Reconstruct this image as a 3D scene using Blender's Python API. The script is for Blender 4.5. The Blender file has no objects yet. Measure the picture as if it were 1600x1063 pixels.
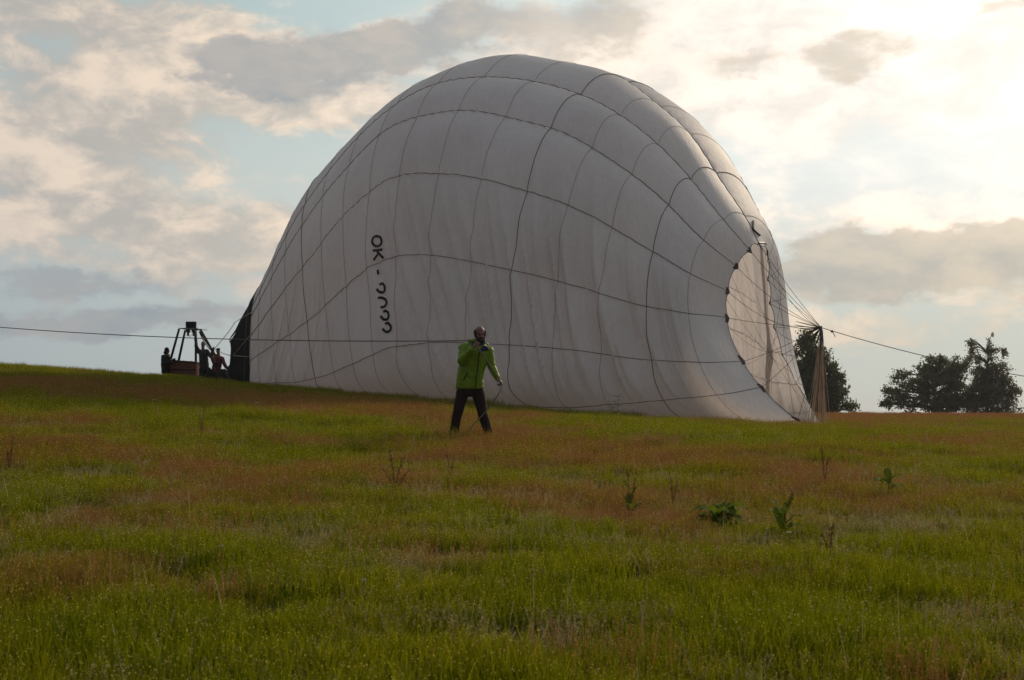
import bpy, bmesh, math, random
import numpy as np
from mathutils import Vector, Matrix, noise as mnoise
random.seed(7)
rng = np.random.default_rng(11)
SC = bpy.context.scene
COL = SC.collection
PI = math.pi

# ------------------------------------------------------------------ camera, sky, sun, exposure
FPX = 2222.0                                    # focal length in photo pixels (photo 1600 wide)
PITCH = math.atan(118.5 / FPX)
cam_d = bpy.data.cameras.new('camera')
cam_d.sensor_width = 36.0
cam_d.lens = FPX / 1600 * 36.0
cam_d.clip_end = 9000
cam_d.dof.use_dof = True
cam_d.dof.focus_distance = 42
cam_d.dof.aperture_fstop = 7.0
cam = bpy.data.objects.new('camera', cam_d)
COL.objects.link(cam)
cam.location = (0, 0, 0)
cam.rotation_euler = (PI / 2 + PITCH, 0, 0)
SC.camera = cam
SC.view_settings.view_transform = 'Standard'
SC.view_settings.look = 'None'
SC.view_settings.exposure = 0.0
SC.view_settings.gamma = 1.0
SC.view_settings.use_curve_mapping = False
SUN_AZ = math.radians(30.0)                     # right of the viewing direction, behind the balloon
SUN_EL = math.radians(23.0)
SUN_DIR = Vector((math.sin(SUN_AZ) * math.cos(SUN_EL), math.cos(SUN_AZ) * math.cos(SUN_EL), math.sin(SUN_EL)))
sun_d = bpy.data.lights.new('sun', 'SUN')
sun_d.energy = 2.1
sun_d.angle = math.radians(8.0)
sun_d.color = (1.0, 0.80, 0.58)
sun = bpy.data.objects.new('sun', sun_d)
COL.objects.link(sun)
sun.rotation_euler = (-SUN_DIR).to_track_quat('-Z', 'Y').to_euler()
SC.cycles.max_bounces = 8
SC.cycles.transmission_bounces = 6
SC.cycles.transparent_max_bounces = 8
SC.cycles.use_denoising = True


def lin(r, g, b):
    f = lambda c: (c / 255 / 12.92) if c / 255 <= 0.04045 else ((c / 255 + 0.055) / 1.055) ** 2.4
    return (f(r), f(g), f(b))


world = bpy.data.worlds.new('World')
SC.world = world
world.use_nodes = True


class NG:
    """tiny helper for writing node maths"""
    def __init__(s, nt):
        s.nt = nt
        s.n = nt.nodes

    def put(s, sock, v):
        if isinstance(v, bpy.types.NodeSocket):
            s.nt.links.new(v, sock)
        elif v is not None:
            if isinstance(v, (tuple, list)) and len(v) == 3 and sock.type == 'RGBA':
                v = (*v, 1)
            sock.default_value = v

    def m(s, op, a, b=None, c=None, clamp=False):
        n = s.n.new('ShaderNodeMath')
        n.operation = op
        n.use_clamp = clamp
        for i, v in enumerate((a, b, c)):
            if v is not None:
                s.put(n.inputs[i], v)
        return n.outputs[0]

    def add(s, *a):
        r = a[0]
        for b in a[1:]:
            r = s.m('ADD', r, b)
        return r

    def mul(s, *a):
        r = a[0]
        for b in a[1:]:
            r = s.m('MULTIPLY', r, b)
        return r

    def step(s, x, lo, hi, a=0.0, b=1.0):
        n = s.n.new('ShaderNodeMapRange')
        n.interpolation_type = 'SMOOTHSTEP'
        s.put(n.inputs[0], x)
        for i, v in enumerate((lo, hi, a, b)):
            s.put(n.inputs[i + 1], v)
        return n.outputs[0]

    def mix(s, f, a, b, mode='MIX'):
        n = s.n.new('ShaderNodeMix')
        n.data_type = 'RGBA'
        n.blend_type = mode
        s.put(n.inputs[0], f)
        s.put(n.inputs[6], a)
        s.put(n.inputs[7], b)
        return n.outputs[2]

    def noise(s, vec, scale, detail=5, rough=0.55, dist=0.0, out=0):
        n = s.n.new('ShaderNodeTexNoise')
        s.put(n.inputs['Vector'], vec)
        n.inputs['Scale'].default_value = scale
        n.inputs['Detail'].default_value = detail
        n.inputs['Roughness'].default_value = rough
        n.inputs['Distortion'].default_value = dist
        return n.outputs[out]

    def blob(s, x, y, cx, cy, rx, ry, amp, rot=0.0):
        c, si = math.cos(math.radians(rot)), math.sin(math.radians(rot))
        dx, dy = s.m('SUBTRACT', x, cx), s.m('SUBTRACT', y, cy)
        u = s.m('DIVIDE', s.add(s.mul(dx, c), s.mul(dy, si)), rx)
        v = s.m('DIVIDE', s.m('SUBTRACT', s.mul(dy, c), s.mul(dx, si)), ry)
        q = s.add(s.mul(u, u), s.mul(v, v))
        return s.mul(s.m('EXPONENT', s.mul(q, -1.0)), amp)


def build_sky():
    nt = world.node_tree
    nt.nodes.clear()
    g = NG(nt)
    tc = nt.nodes.new('ShaderNodeTexCoord')
    D = tc.outputs['Generated']
    sep = nt.nodes.new('ShaderNodeSeparateXYZ')
    g.put(sep.inputs[0], D)
    X, Y, Z = sep.outputs
    # azimuth / elevation of the sky direction, in degrees
    az = g.mul(g.m('ARCTAN2', X, Y), 180 / PI)
    el = g.mul(g.m('ARCSINE', Z), 180 / PI)
    st = nt.nodes.new('ShaderNodeVectorMath')
    st.operation = 'MULTIPLY'
    g.put(st.inputs[0], D)
    st.inputs[1].default_value = (1.0, 1.0, 1.9)
    V = st.outputs[0]
    # billowy warp of the cloud edges
    wn = nt.nodes.new('ShaderNodeTexNoise')
    g.put(wn.inputs['Vector'], V)
    wn.inputs['Scale'].default_value = 11
    wn.inputs['Detail'].default_value = 7
    wn.inputs['Roughness'].default_value = 0.6
    ws = nt.nodes.new('ShaderNodeSeparateXYZ')
    g.put(ws.inputs[0], wn.outputs['Color'])
    wx = g.add(az, g.mul(g.m('SUBTRACT', ws.outputs[0], 0.5), 9.0))
    wy = g.add(el, g.mul(g.m('SUBTRACT', ws.outputs[1], 0.5), 5.0))
    n1 = g.noise(V, 9, 9, 0.60, 0.3)
    n2 = g.noise(V, 4.2, 6, 0.5, 0.2)
    n3 = g.noise(V, 26, 6, 0.6, 0.4)
    nn = g.add(g.mul(n1, 0.58), g.mul(n3, 0.42))
    deg = lambda px: math.degrees(math.atan((px - 800) / FPX))
    dee = lambda py: math.degrees(math.atan((650 - py) / FPX))
    k = math.degrees(1 / FPX)

    def field(lst):
        r = None
        for (px, py, rx, ry, amp, rot) in lst:
            b = g.blob(wx, wy, deg(px), dee(py), rx * k, ry * k, amp, -rot)
            r = b if r is None else g.add(r, b)
        return r
    lights = [(20, 60, 120, 70, .8, 0), (190, 50, 120, 70, .7, 10), (60, 190, 190, 60, .8, 0), (90, 330, 230, 90, .9, 0),
              (360, 400, 260, 70, .8, 0), (520, 150, 210, 70, .9, 8), (350, 90, 130, 90, .6, 30), (700, 40, 160, 60, .6, 0),
              (1050, 60, 260, 90, .8, 0), (1500, 90, 220, 90, .9, 0), (1250, 160, 300, 110, .7, 0), (1400, 350, 300, 60, .5, 0),
              (230, 150, 70, 50, .5, 0), (1350, 500, 260, 40, .6, 0), (640, 330, 140, 60, .3, 0), (200, 240, 150, 40, .3, 0)]
    darks = [(600, 80, 210, 42, 1.05, -4), (400, 110, 150, 40, .75, 14), (730, 35, 150, 42, .75, -8), (975, 15, 110, 50, .85, 0),
             (1140, 92, 120, 30, .75, -4), (1345, 100, 85, 30, .85, -8), (1560, 55, 60, 26, .7, -8),
             (1420, 410, 150, 50, 1.7, 3), (1575, 432, 130, 50, 1.5, 0), (1290, 425, 60, 40, .5, 0), (1490, 520, 150, 22, .45, 0),
             (140, 452, 330, 24, .75, 0), (90, 515, 420, 30, .8, 0), (55, 290, 60, 34, .4, 20), (340, 500, 260, 20, .4, 0),
             (1330, 585, 200, 40, .3, 0), (120, 350, 70, 30, .35, -20)]
    lf = g.add(field(lights), g.mul(g.m('SUBTRACT', nn, 0.5), 2.6))
    L = g.step(lf, 0.22, 0.78)
    df = g.add(field(darks), g.mul(g.m('SUBTRACT', nn, 0.5), 1.3))
    Dk = g.step(df, 0.38, 0.86)
    # generic broken cloud away from the part of the sky in view
    away = g.step(g.m('ABSOLUTE', az), 24, 45)
    up = g.step(el, 18, 30)
    off = g.m('MAXIMUM', away, up)
    L = g.m('MAXIMUM', L, g.mul(off, g.step(n2, 0.42, 0.62)))
    Dk = g.m('MAXIMUM', Dk, g.mul(off, g.step(n2, 0.56, 0.72), 0.8))
    # angle from the sun
    dot = nt.nodes.new('ShaderNodeVectorMath')
    dot.operation = 'DOT_PRODUCT'
    g.put(dot.inputs[0], D)
    dot.inputs[1].default_value = SUN_DIR
    ang = g.mul(g.m('ARCCOSINE', g.m('MINIMUM', dot.outputs['Value'], 0.9999)), 180 / PI)
    glow = g.mul(g.m('EXPONENT', g.mul(g.m('POWER', g.m('DIVIDE', ang, 31.0), 4.0), -1.0)), 0.82)
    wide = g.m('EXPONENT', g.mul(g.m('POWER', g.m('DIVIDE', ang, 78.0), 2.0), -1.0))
    low = g.step(el, 0.5, 8.5, 1.0, 0.0)
    # clear air between the clouds
    gap = g.mix(g.step(el, 1.0, 15.0), lin(176, 182, 174), lin(174, 193, 187))
    mid = g.blob(az, el, deg(330), dee(330), 420 * k, 150 * k, 0.85)
    gap = g.mix(mid, gap, lin(206, 210, 196))
    cloud = g.mix(g.step(nn, 0.42, 0.60), lin(192, 180, 160), lin(255, 228, 194))
    cloud = g.mix(low, cloud, lin(196, 184, 166))
    dark = g.mix(g.step(nn, 0.36, 0.60), lin(140, 146, 146), lin(172, 164, 152))
    c = g.mix(L, gap, cloud)
    dark = g.mix(g.mul(glow, 0.85), dark, g.mix(g.step(nn, .36, .6), lin(170, 161, 148), lin(206, 190, 164)))
    # the hidden sun lifts and warms everything round it
    c = g.mix(g.mul(glow, g.step(el, 2.5, 10.5), g.step(nn, .30, .62, .62, .98)), c, lin(255, 249, 243))
    c = g.mix(g.mul(Dk, 0.92), c, g.mix(g.mul(glow, 0.50, g.step(el, 5, 11, .05, 1.0)), dark, lin(236, 222, 202)))
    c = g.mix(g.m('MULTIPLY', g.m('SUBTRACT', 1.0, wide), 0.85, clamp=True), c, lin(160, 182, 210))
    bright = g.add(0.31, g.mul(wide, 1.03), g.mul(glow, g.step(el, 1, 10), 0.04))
    sky = nt.nodes.new('ShaderNodeTexSky')
    sky.sky_type = 'NISHITA'
    sky.sun_disc = False
    sky.sun_elevation = SUN_EL
    sky.sun_rotation = SUN_AZ
    sky.dust_density = 2.0
    bg1 = nt.nodes.new('ShaderNodeBackground')
    nt.links.new(sky.outputs[0], bg1.inputs[0])
    bg1.inputs[1].default_value = 0.05
    bg2 = nt.nodes.new('ShaderNodeBackground')
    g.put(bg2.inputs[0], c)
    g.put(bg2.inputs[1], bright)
    mx = nt.nodes.new('ShaderNodeMixShader')
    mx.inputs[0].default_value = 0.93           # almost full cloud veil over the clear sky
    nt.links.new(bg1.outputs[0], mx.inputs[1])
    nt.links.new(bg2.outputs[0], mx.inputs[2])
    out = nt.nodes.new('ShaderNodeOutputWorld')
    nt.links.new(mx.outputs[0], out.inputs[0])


build_sky()

# ------------------------------------------------------------------ helpers
def tag(o, label=None, cat=None, group=None, kind=None):
    if label: o['label'] = label
    if cat: o['category'] = cat
    if group: o['group'] = group
    if kind: o['kind'] = kind
    return o


def empty(name, loc, label, cat, group=None):
    o = bpy.data.objects.new(name, None)
    o.empty_display_size = 0.2
    o.location = loc
    COL.objects.link(o)
    return tag(o, label, cat, group)


def mesh_from(name, V, Fc, mat, parent=None, smooth=True, world=True, link=True):
    """vertices are world coordinates unless world=False; parent must be an unrotated Empty"""
    V = np.asarray(V, dtype=float).reshape(-1, 3)
    if parent is not None and world:
        V = V - np.array(wloc(parent))
    me = bpy.data.meshes.new(name)
    me.from_pydata(V.tolist(), [], [tuple(int(i) for i in f) for f in Fc])
    me.materials.append(mat)
    if smooth:
        me.polygons.foreach_set('use_smooth', [True] * len(me.polygons))
    me.update()
    o = bpy.data.objects.new(name, me)
    if link:
        COL.objects.link(o)
    if parent is not None:
        o.parent = parent
    return o


def wloc(o):
    p = Vector((0, 0, 0))
    while o is not None:
        p += o.location
        o = o.parent
    return p


def norm(v):
    v = np.asarray(v, float)
    return v / (np.linalg.norm(v) + 1e-12)


class MB:
    """collects shapes as vertices and faces"""
    def __init__(s):
        s.V = []
        s.F = []

    def tube(s, pts, r, n=6, cap=True):
        pts = np.asarray(pts, float)
        m = len(pts)
        rr = np.full(m, r) if np.isscalar(r) else np.asarray(r, float)
        T = np.gradient(pts, axis=0)
        base = len(s.V)
        ref = np.array([0, 0, 1.0])
        if abs(norm(T[0])[2]) > 0.9:
            ref = np.array([1.0, 0, 0])
        u = norm(np.cross(T[0], ref))
        for i in range(m):
            t = norm(T[i])
            u = norm(u - t * np.dot(u, t))
            w = np.cross(t, u)
            for k in range(n):
                a = 2 * PI * k / n
                s.V.append(pts[i] + rr[i] * (math.cos(a) * u + math.sin(a) * w))
        for i in range(m - 1):
            for k in range(n):
                a, b = base + i * n + k, base + i * n + (k + 1) % n
                s.F.append((a, b, b + n, a + n))
        if cap:
            s.F.append(tuple(base + k for k in range(n))[::-1])
            s.F.append(tuple(base + (m - 1) * n + k for k in range(n)))
        return s

    def capsule(s, p0, r0, p1, r1, n=14, sq=(1, 1)):
        """tapered capsule; sq flattens the section"""
        p0, p1 = np.asarray(p0, float), np.asarray(p1, float)
        t = norm(p1 - p0)
        Ld = np.linalg.norm(p1 - p0)
        P, R = [], []
        for a in np.linspace(-PI / 2, 0, 6):
            P.append(p0 + t * r0 * math.sin(a)); R.append(max(r0 * math.cos(a), 1e-4))
        for f in (0.33, 0.66):
            P.append(p0 + t * Ld * f); R.append(r0 + (r1 - r0) * f)
        for a in np.linspace(0, PI / 2, 6):
            P.append(p1 + t * r1 * math.sin(a)); R.append(max(r1 * math.cos(a), 1e-4))
        s.tube(P, R, n)
        return s

    def ell(s, c, rad, R=None, nu=16, nv=12):
        c = np.asarray(c, float)
        R = np.eye(3) if R is None else np.asarray(R)
        base = len(s.V)
        for i in range(1, nv):
            a = PI * i / nv
            for k in range(nu):
                b = 2 * PI * k / nu
                q = np.array([math.sin(a) * math.cos(b) * rad[0], math.sin(a) * math.sin(b) * rad[1], math.cos(a) * rad[2]])
                s.V.append(c + R @ q)
        top = len(s.V); s.V.append(c + R @ np.array([0, 0, rad[2]]))
        bot = len(s.V); s.V.append(c - R @ np.array([0, 0, rad[2]]))
        for i in range(nv - 2):
            for k in range(nu):
                a, b = base + i * nu + k, base + i * nu + (k + 1) % nu
                s.F.append((a, a + nu, b + nu, b))
        for k in range(nu):
            s.F.append((top, base + k, base + (k + 1) % nu))
            l = base + (nv - 2) * nu
            s.F.append((bot, l + (k + 1) % nu, l + k))
        return s

    def box(s, c, size, R=None):
        c = np.asarray(c, float)
        R = np.eye(3) if R is None else np.asarray(R)
        b = len(s.V)
        for z in (-1, 1):
            for y in (-1, 1):
                for x in (-1, 1):
                    s.V.append(c + R @ (np.array([x, y, z]) * np.asarray(size) / 2))
        for f in ((0, 2, 3, 1), (4, 5, 7, 6), (0, 1, 5, 4), (2, 6, 7, 3), (0, 4, 6, 2), (1, 3, 7, 5)):
            s.F.append(tuple(b + i for i in f))
        return s

    def build(s, name, mat, parent=None, smooth=True):
        return mesh_from(name, np.array(s.V), s.F, mat, parent, smooth)


def remesh_build(mb, name, mat, parent, voxel, smooth_it=4, disp=None):
    """fuse the overlapping shapes of mb into one continuous skin"""
    me = bpy.data.meshes.new('tmp')
    me.from_pydata([tuple(v) for v in mb.V], [], mb.F)
    o = bpy.data.objects.new('tmp', me)
    COL.objects.link(o)
    r = o.modifiers.new('r', 'REMESH')
    r.mode = 'VOXEL'
    r.voxel_size = voxel
    r.use_smooth_shade = True
    sm = o.modifiers.new('s', 'SMOOTH')
    sm.iterations = smooth_it
    sm.factor = 0.6
    dg = bpy.context.evaluated_depsgraph_get()
    ev = o.evaluated_get(dg)
    m2 = bpy.data.meshes.new_from_object(ev)
    bpy.data.objects.remove(o)
    bpy.data.meshes.remove(me)
    n = len(m2.vertices)
    co = np.empty(n * 3)
    m2.vertices.foreach_get('co', co)
    co = co.reshape(-1, 3)
    if disp is not None:
        no = np.empty(n * 3)
        m2.vertices.foreach_get('normal', no)
        no = no.reshape(-1, 3)
        co = co + no * np.array([disp(p) for p in co])[:, None]
    if parent is not None:
        co = co - np.array(wloc(parent))
    m2.vertices.foreach_set('co', co.ravel())
    m2.materials.clear()
    m2.materials.append(mat)
    m2.name = name
    m2.polygons.foreach_set('use_smooth', [True] * len(m2.polygons))
    m2.update()
    ob = bpy.data.objects.new(name, m2)
    COL.objects.link(ob)
    ob.parent = parent
    return ob


# ------------------------------------------------------------------ materials
def new_mat(name):
    m = bpy.data.materials.new(name)
    m.use_nodes = True
    m.node_tree.nodes.clear()
    g = NG(m.node_tree)
    out = m.node_tree.nodes.new('ShaderNodeOutputMaterial')
    return m, g, out


def simple_mat(name, col, rough=0.7, spec=0.3, metal=0.0, nscale=0.0, var=0.25, bump=0.0, trans=None):
    m, g, out = new_mat(name)
    nt = m.node_tree
    p = nt.nodes.new('ShaderNodeBsdfPrincipled')
    p.inputs['Roughness'].default_value = rough
    p.inputs['Specular IOR Level'].default_value = spec
    p.inputs['Metallic'].default_value = metal
    c = (*col, 1)
    if nscale:
        tc = nt.nodes.new('ShaderNodeTexCoord')
        n = g.noise(tc.outputs['Object'], nscale, 5, 0.6)
        c = g.mix(n, tuple(x * (1 - var) for x in col), tuple(min(1, x * (1 + var)) for x in col))
        if bump:
            b = nt.nodes.new('ShaderNodeBump')
            b.inputs['Strength'].default_value = bump
            b.inputs['Distance'].default_value = 0.01
            g.put(b.inputs['Height'], n)
            nt.links.new(b.outputs[0], p.inputs['Normal'])
    g.put(p.inputs['Base Color'], c if isinstance(c, bpy.types.NodeSocket) else tuple(c))
    sh = p.outputs[0]
    if trans:
        t = nt.nodes.new('ShaderNodeBsdfTranslucent')
        if isinstance(c, bpy.types.NodeSocket):
            g.put(t.inputs[0], c)
        else:
            t.inputs[0].default_value = c
        mx = nt.nodes.new('ShaderNodeMixShader')
        mx.inputs[0].default_value = trans
        nt.links.new(sh, mx.inputs[1]); nt.links.new(t.outputs[0], mx.inputs[2])
        sh = mx.outputs[0]
    nt.links.new(sh, out.inputs[0])
    return m


def fabric_mat():
    """thin coated nylon: grey white, lets part of the light through"""
    m, g, out = new_mat('envelope_fabric')
    nt = m.node_tree
    tc = nt.nodes.new('ShaderNodeTexCoord')
    O = tc.outputs['Object']
    n = g.noise(O, 0.35, 5, 0.6)
    n2 = g.noise(O, 5.0, 4, 0.6)
    f = g.add(g.mul(n, 0.7), g.mul(n2, 0.3))
    col = g.mix(g.step(f, 0.35, 0.65), (0.72, 0.715, 0.74), (0.795, 0.795, 0.825))
    # faint mould and dirt specks
    n3 = g.noise(O, 2.2, 6, 0.7)
    col = g.mix(g.mul(g.step(n3, 0.66, 0.78), 0.12), col, (0.42, 0.36, 0.32))
    # fine crinkle of the cloth
    bm_ = nt.nodes.new('ShaderNodeBump')
    bm_.inputs['Strength'].default_value = 0.7
    bm_.inputs['Distance'].default_value = 0.05
    mp = nt.nodes.new('ShaderNodeMapping')
    mp.inputs['Rotation'].default_value = (0, math.radians(17), 0)
    mp.inputs['Scale'].default_value = (3.2, 3.2, 0.35)
    nt.links.new(O, mp.inputs[0])
    g.put(bm_.inputs['Height'], g.noise(mp.outputs[0], 2.6, 5, 0.6, 0.4))
    p = nt.nodes.new('ShaderNodeBsdfPrincipled')
    p.inputs['Roughness'].default_value = 0.55
    p.inputs['Specular IOR Level'].default_value = 0.15
    g.put(p.inputs['Base Color'], col)
    nt.links.new(bm_.outputs[0], p.inputs['Normal'])
    t = nt.nodes.new('ShaderNodeBsdfTranslucent')
    g.put(t.inputs[0], g.mix(1.0, col, (1.0, 0.91, 0.84), 'MULTIPLY'))
    nt.links.new(bm_.outputs[0], t.inputs['Normal'])
    mx = nt.nodes.new('ShaderNodeMixShader')
    mx.inputs[0].default_value = 0.44
    nt.links.new(p.outputs[0], mx.inputs[1])
    nt.links.new(t.outputs[0], mx.inputs[2])
    nt.links.new(mx.outputs[0], out.inputs[0])
    return m


FAB = fabric_mat()
TAPE = simple_mat('load_tape_webbing', (0.16, 0.145, 0.135), 0.8, nscale=3, var=0.3)
SEAM = simple_mat('seam_thread', (0.20, 0.17, 0.155), 0.8)
BLACK = simple_mat('black_print', (0.012, 0.012, 0.013), 0.6)
DARKTAB = simple_mat('dark_tab', (0.06, 0.025, 0.022), 0.7)
SCOOP = simple_mat('black_nomex', (0.030, 0.027, 0.024), 0.9, spec=0.1, nscale=2, var=0.3, bump=0.4, trans=0.12)
CORD = simple_mat('tan_cord', (0.62, 0.44, 0.31), 0.8, nscale=6, var=0.35)
CORDD = simple_mat('dark_cord', (0.07, 0.055, 0.05), 0.8)
ROPE = simple_mat('hauling_rope', (0.16, 0.12, 0.09), 0.8, nscale=12, var=0.3)

# ------------------------------------------------------------------ the lie of the land
def smi(r, kn, y):
    kn = np.asarray(kn, float); y = np.asarray(y, float)
    m = np.gradient(y, kn)
    r = np.clip(r, kn[0], kn[-1])
    i = np.clip(np.searchsorted(kn, r, side='right') - 1, 0, len(kn) - 2)
    h = kn[i + 1] - kn[i]
    t = (r - kn[i]) / h
    return (2 * t**3 - 3 * t**2 + 1) * y[i] + (t**3 - 2 * t**2 + t) * h * m[i] + (-2 * t**3 + 3 * t**2) * y[i + 1] + (t**3 - t**2) * h * m[i + 1]


GD = [-60, 0, 10, 23, 35, 44, 50, 57, 65, 80, 100, 150, 300, 900]
GA = [-4, -1.6, -1.03, -.45, -.10, .12, .23, .40, .48, .24, -.16, -2.6, -7, -14]
GBD = [-60, 0, 10, 23, 35, 50, 65, 80, 100, 150]
GBL = [0, -.01, -.02, -.035, -.05, -.066, -.063, -.035, 0, 0]
GBR = [0, -.01, -.02, -.035, -.062, -.088, -.085, -.04, 0, 0]


def ground0(x, d):
    x = np.asarray(x, float); d = np.asarray(d, float)
    A = smi(d, GD, GA)
    Bl, Br = smi(d, GBD, GBL), smi(d, GBD, GBR)
    return A + np.where(x < 0, Bl * -60 * np.tanh(-x / 60), Br * 12 * np.tanh(x / 12))


def ground(x, d):
    x = np.asarray(x, float); d = np.asarray(d, float)
    b = (np.sin(x * .9 + np.sin(d * .7) * 1.3) * np.sin(d * .8 + 1.1 * np.sin(x * .53)) * .035
         + np.sin(x * .31 + 1.7) * np.sin(d * .27 + x * .11) * .07)
    return ground0(x, d) + b * np.clip(d / 12, .4, 1)


def proj(P):
    P = np.asarray(P, float)
    cp, sp = math.cos(PITCH), math.sin(PITCH)
    x, d, z = P[..., 0], P[..., 1], P[..., 2]
    Dd = d * cp + z * sp
    Zz = z * cp - d * sp
    return np.stack([800 + FPX * x / Dd, 531.5 - FPX * Zz / Dd], -1)


def at(px, py, d):
    """the place seen at photo pixel (px, py) that lies d metres out"""
    cp, sp = math.cos(PITCH), math.sin(PITCH)
    u, v = (px - 800) / FPX, (531.5 - py) / FPX
    # ray = (u, cp - v sp, sp + v cp)
    k = d / (cp - v * sp)
    return np.array([u * k, d, (sp + v * cp) * k])


def on_ground(px, py, d0=6, d1=110):
    prev = None
    for d in np.arange(d0, d1, 0.25):
        p = at(px, py, d)
        if p[2] <= float(ground(p[0], p[1])):
            p[2] = float(ground(p[0], p[1]))
            return p
    return at(px, py, d1)


def build_ground():
    # fine sheet where it is seen, coarse out to the horizon
    xs = np.unique(np.concatenate([np.linspace(-2500, -120, 24), np.linspace(-120, -36, 40), np.linspace(-36, 40, 153), np.linspace(40, 120, 40), np.linspace(120, 2500, 24)]))
    ys = np.unique(np.concatenate([np.linspace(-400, -10, 20), np.linspace(-10, 110, 241), np.linspace(110, 300, 60), np.linspace(300, 4000, 40)]))
    Xg, Yg = np.meshgrid(xs, ys)
    Zg = ground(Xg, Yg)
    nx, ny = len(xs), len(ys)
    V = np.stack([Xg, Yg, Zg], -1).reshape(-1, 3)
    Fc = [(j * nx + i, j * nx + i + 1, (j + 1) * nx + i + 1, (j + 1) * nx + i) for j in range(ny - 1) for i in range(nx - 1)]
    m, g, out = new_mat('meadow_soil')
    nt = m.node_tree
    geo = nt.nodes.new('ShaderNodeNewGeometry')
    P = geo.outputs['Position']
    a = g.noise(P, 0.12, 6, 0.6)
    b = g.noise(P, 1.6, 6, 0.65)
    c = g.noise(P, 22, 4, 0.7)
    col = g.mix(g.step(a, 0.42, 0.58), (0.050, 0.060, 0.010), (0.11, 0.060, 0.025))
    col = g.mix(g.mul(g.step(b, 0.45, 0.65), 0.6), col, (0.050, 0.060, 0.012))
    col = g.mix(g.mul(g.step(c, 0.3, 0.7), 0.6), col, (0.018, 0.018, 0.007))
    p = nt.nodes.new('ShaderNodeBsdfPrincipled')
    p.inputs['Roughness'].default_value = 0.95
    p.inputs['Specular IOR Level'].default_value = 0.1
    g.put(p.inputs['Base Color'], col)
    bp = nt.nodes.new('ShaderNodeBump')
    bp.inputs['Strength'].default_value = 0.8
    bp.inputs['Distance'].default_value = 0.05
    g.put(bp.inputs['Height'], c)
    nt.links.new(bp.outputs[0], p.inputs['Normal'])
    nt.links.new(p.outputs[0], out.inputs[0])
    o = mesh_from('ground', V, Fc, m)
    tag(o, 'gently rising meadow ground under the grass', kind='structure')


build_ground()

# ------------------------------------------------------------------ the balloon envelope
MP = np.array([-11.3, 62.0]); KP = np.array([8.8, 50.0])
AX = (KP - MP) / np.linalg.norm(KP - MP)        # mouth -> crown, on the ground plan
NN = np.array([AX[1], -AX[0]])                  # towards the near side
KN = np.array([0, 1, 2, 3.5, 5, 8, 12, 16.])
PAR = dict(
    s=[-0.63, 0.133, 1.6, 3.388, 5.469, 10.618, 17.879, 23.315],
    wn=[2.348, 4.863, 5.47, 7.03, 7.745, 7.182, 4.396, 0.9],
    wf=[2.022, 4.75, 5.6, 7.6, 8.0, 7.918, 5.88, 2.69],
    ht=[5.921, 7.1, 8.8, 10.85, 12.4, 13.8, 10.182, 5.17],
    zf=[0.546, 0.46, 0.399, 0.392, 0.399, 0.439, 0.397, 0.368],
    tilt=[0.196, 0.088, -0.017, -0.062, -0.086, 0.005, 0.14, -0.01],
    bow=[0.899, 0.527, 0.289, 0.122, 0.072, 0.072, -0.9, -0.249],
    th=[0.577, 0.888, 1.234, 1.612, 2.071, 2.478, 0.178, 0.102, 0.087, 0.142, 0.157, 0.301],
)
TH0 = PAR.pop('th')
KEYS = ['s', 'wn', 'wf', 'ht', 'zf', 'tilt', 'bow']
EXU, EXD = 2.1, 7.0
NG_, NR_ = 18, 16
# angle of each load tape round the section, and how it drifts towards the mouth
_a = [float(v) for v in TH0[:6]]
_b = [float(v) for v in TH0[6:]]
ANG = [math.degrees(v) for v in _a]
DRF = [math.degrees(v) for v in _b]
nrest = NG_ - 6
stepa = (360 + ANG[0] - ANG[5]) / (nrest + 1)
for i in range(nrest):
    f = (i + 1) / (nrest + 1)
    ANG.append(ANG[5] + stepa * (i + 1))
    DRF.append(DRF[5] * (1 - f) ** 2 * 0.6 + DRF[0] * f ** 2 * 0.4)
for i in range(6, 18):
    ANG[i] = ANG[5] + (328 - ANG[5]) * (i - 5) / 11 if i < 17 else 366.0
ANG = np.array(ANG + [ANG[0] + 360]); DRF = np.array(DRF + [DRF[0]])


def hash01(i, j=0):
    return (np.sin(np.asarray(i) * 127.1 + np.asarray(j) * 311.7) * 43758.5453) % 1.0


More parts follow.
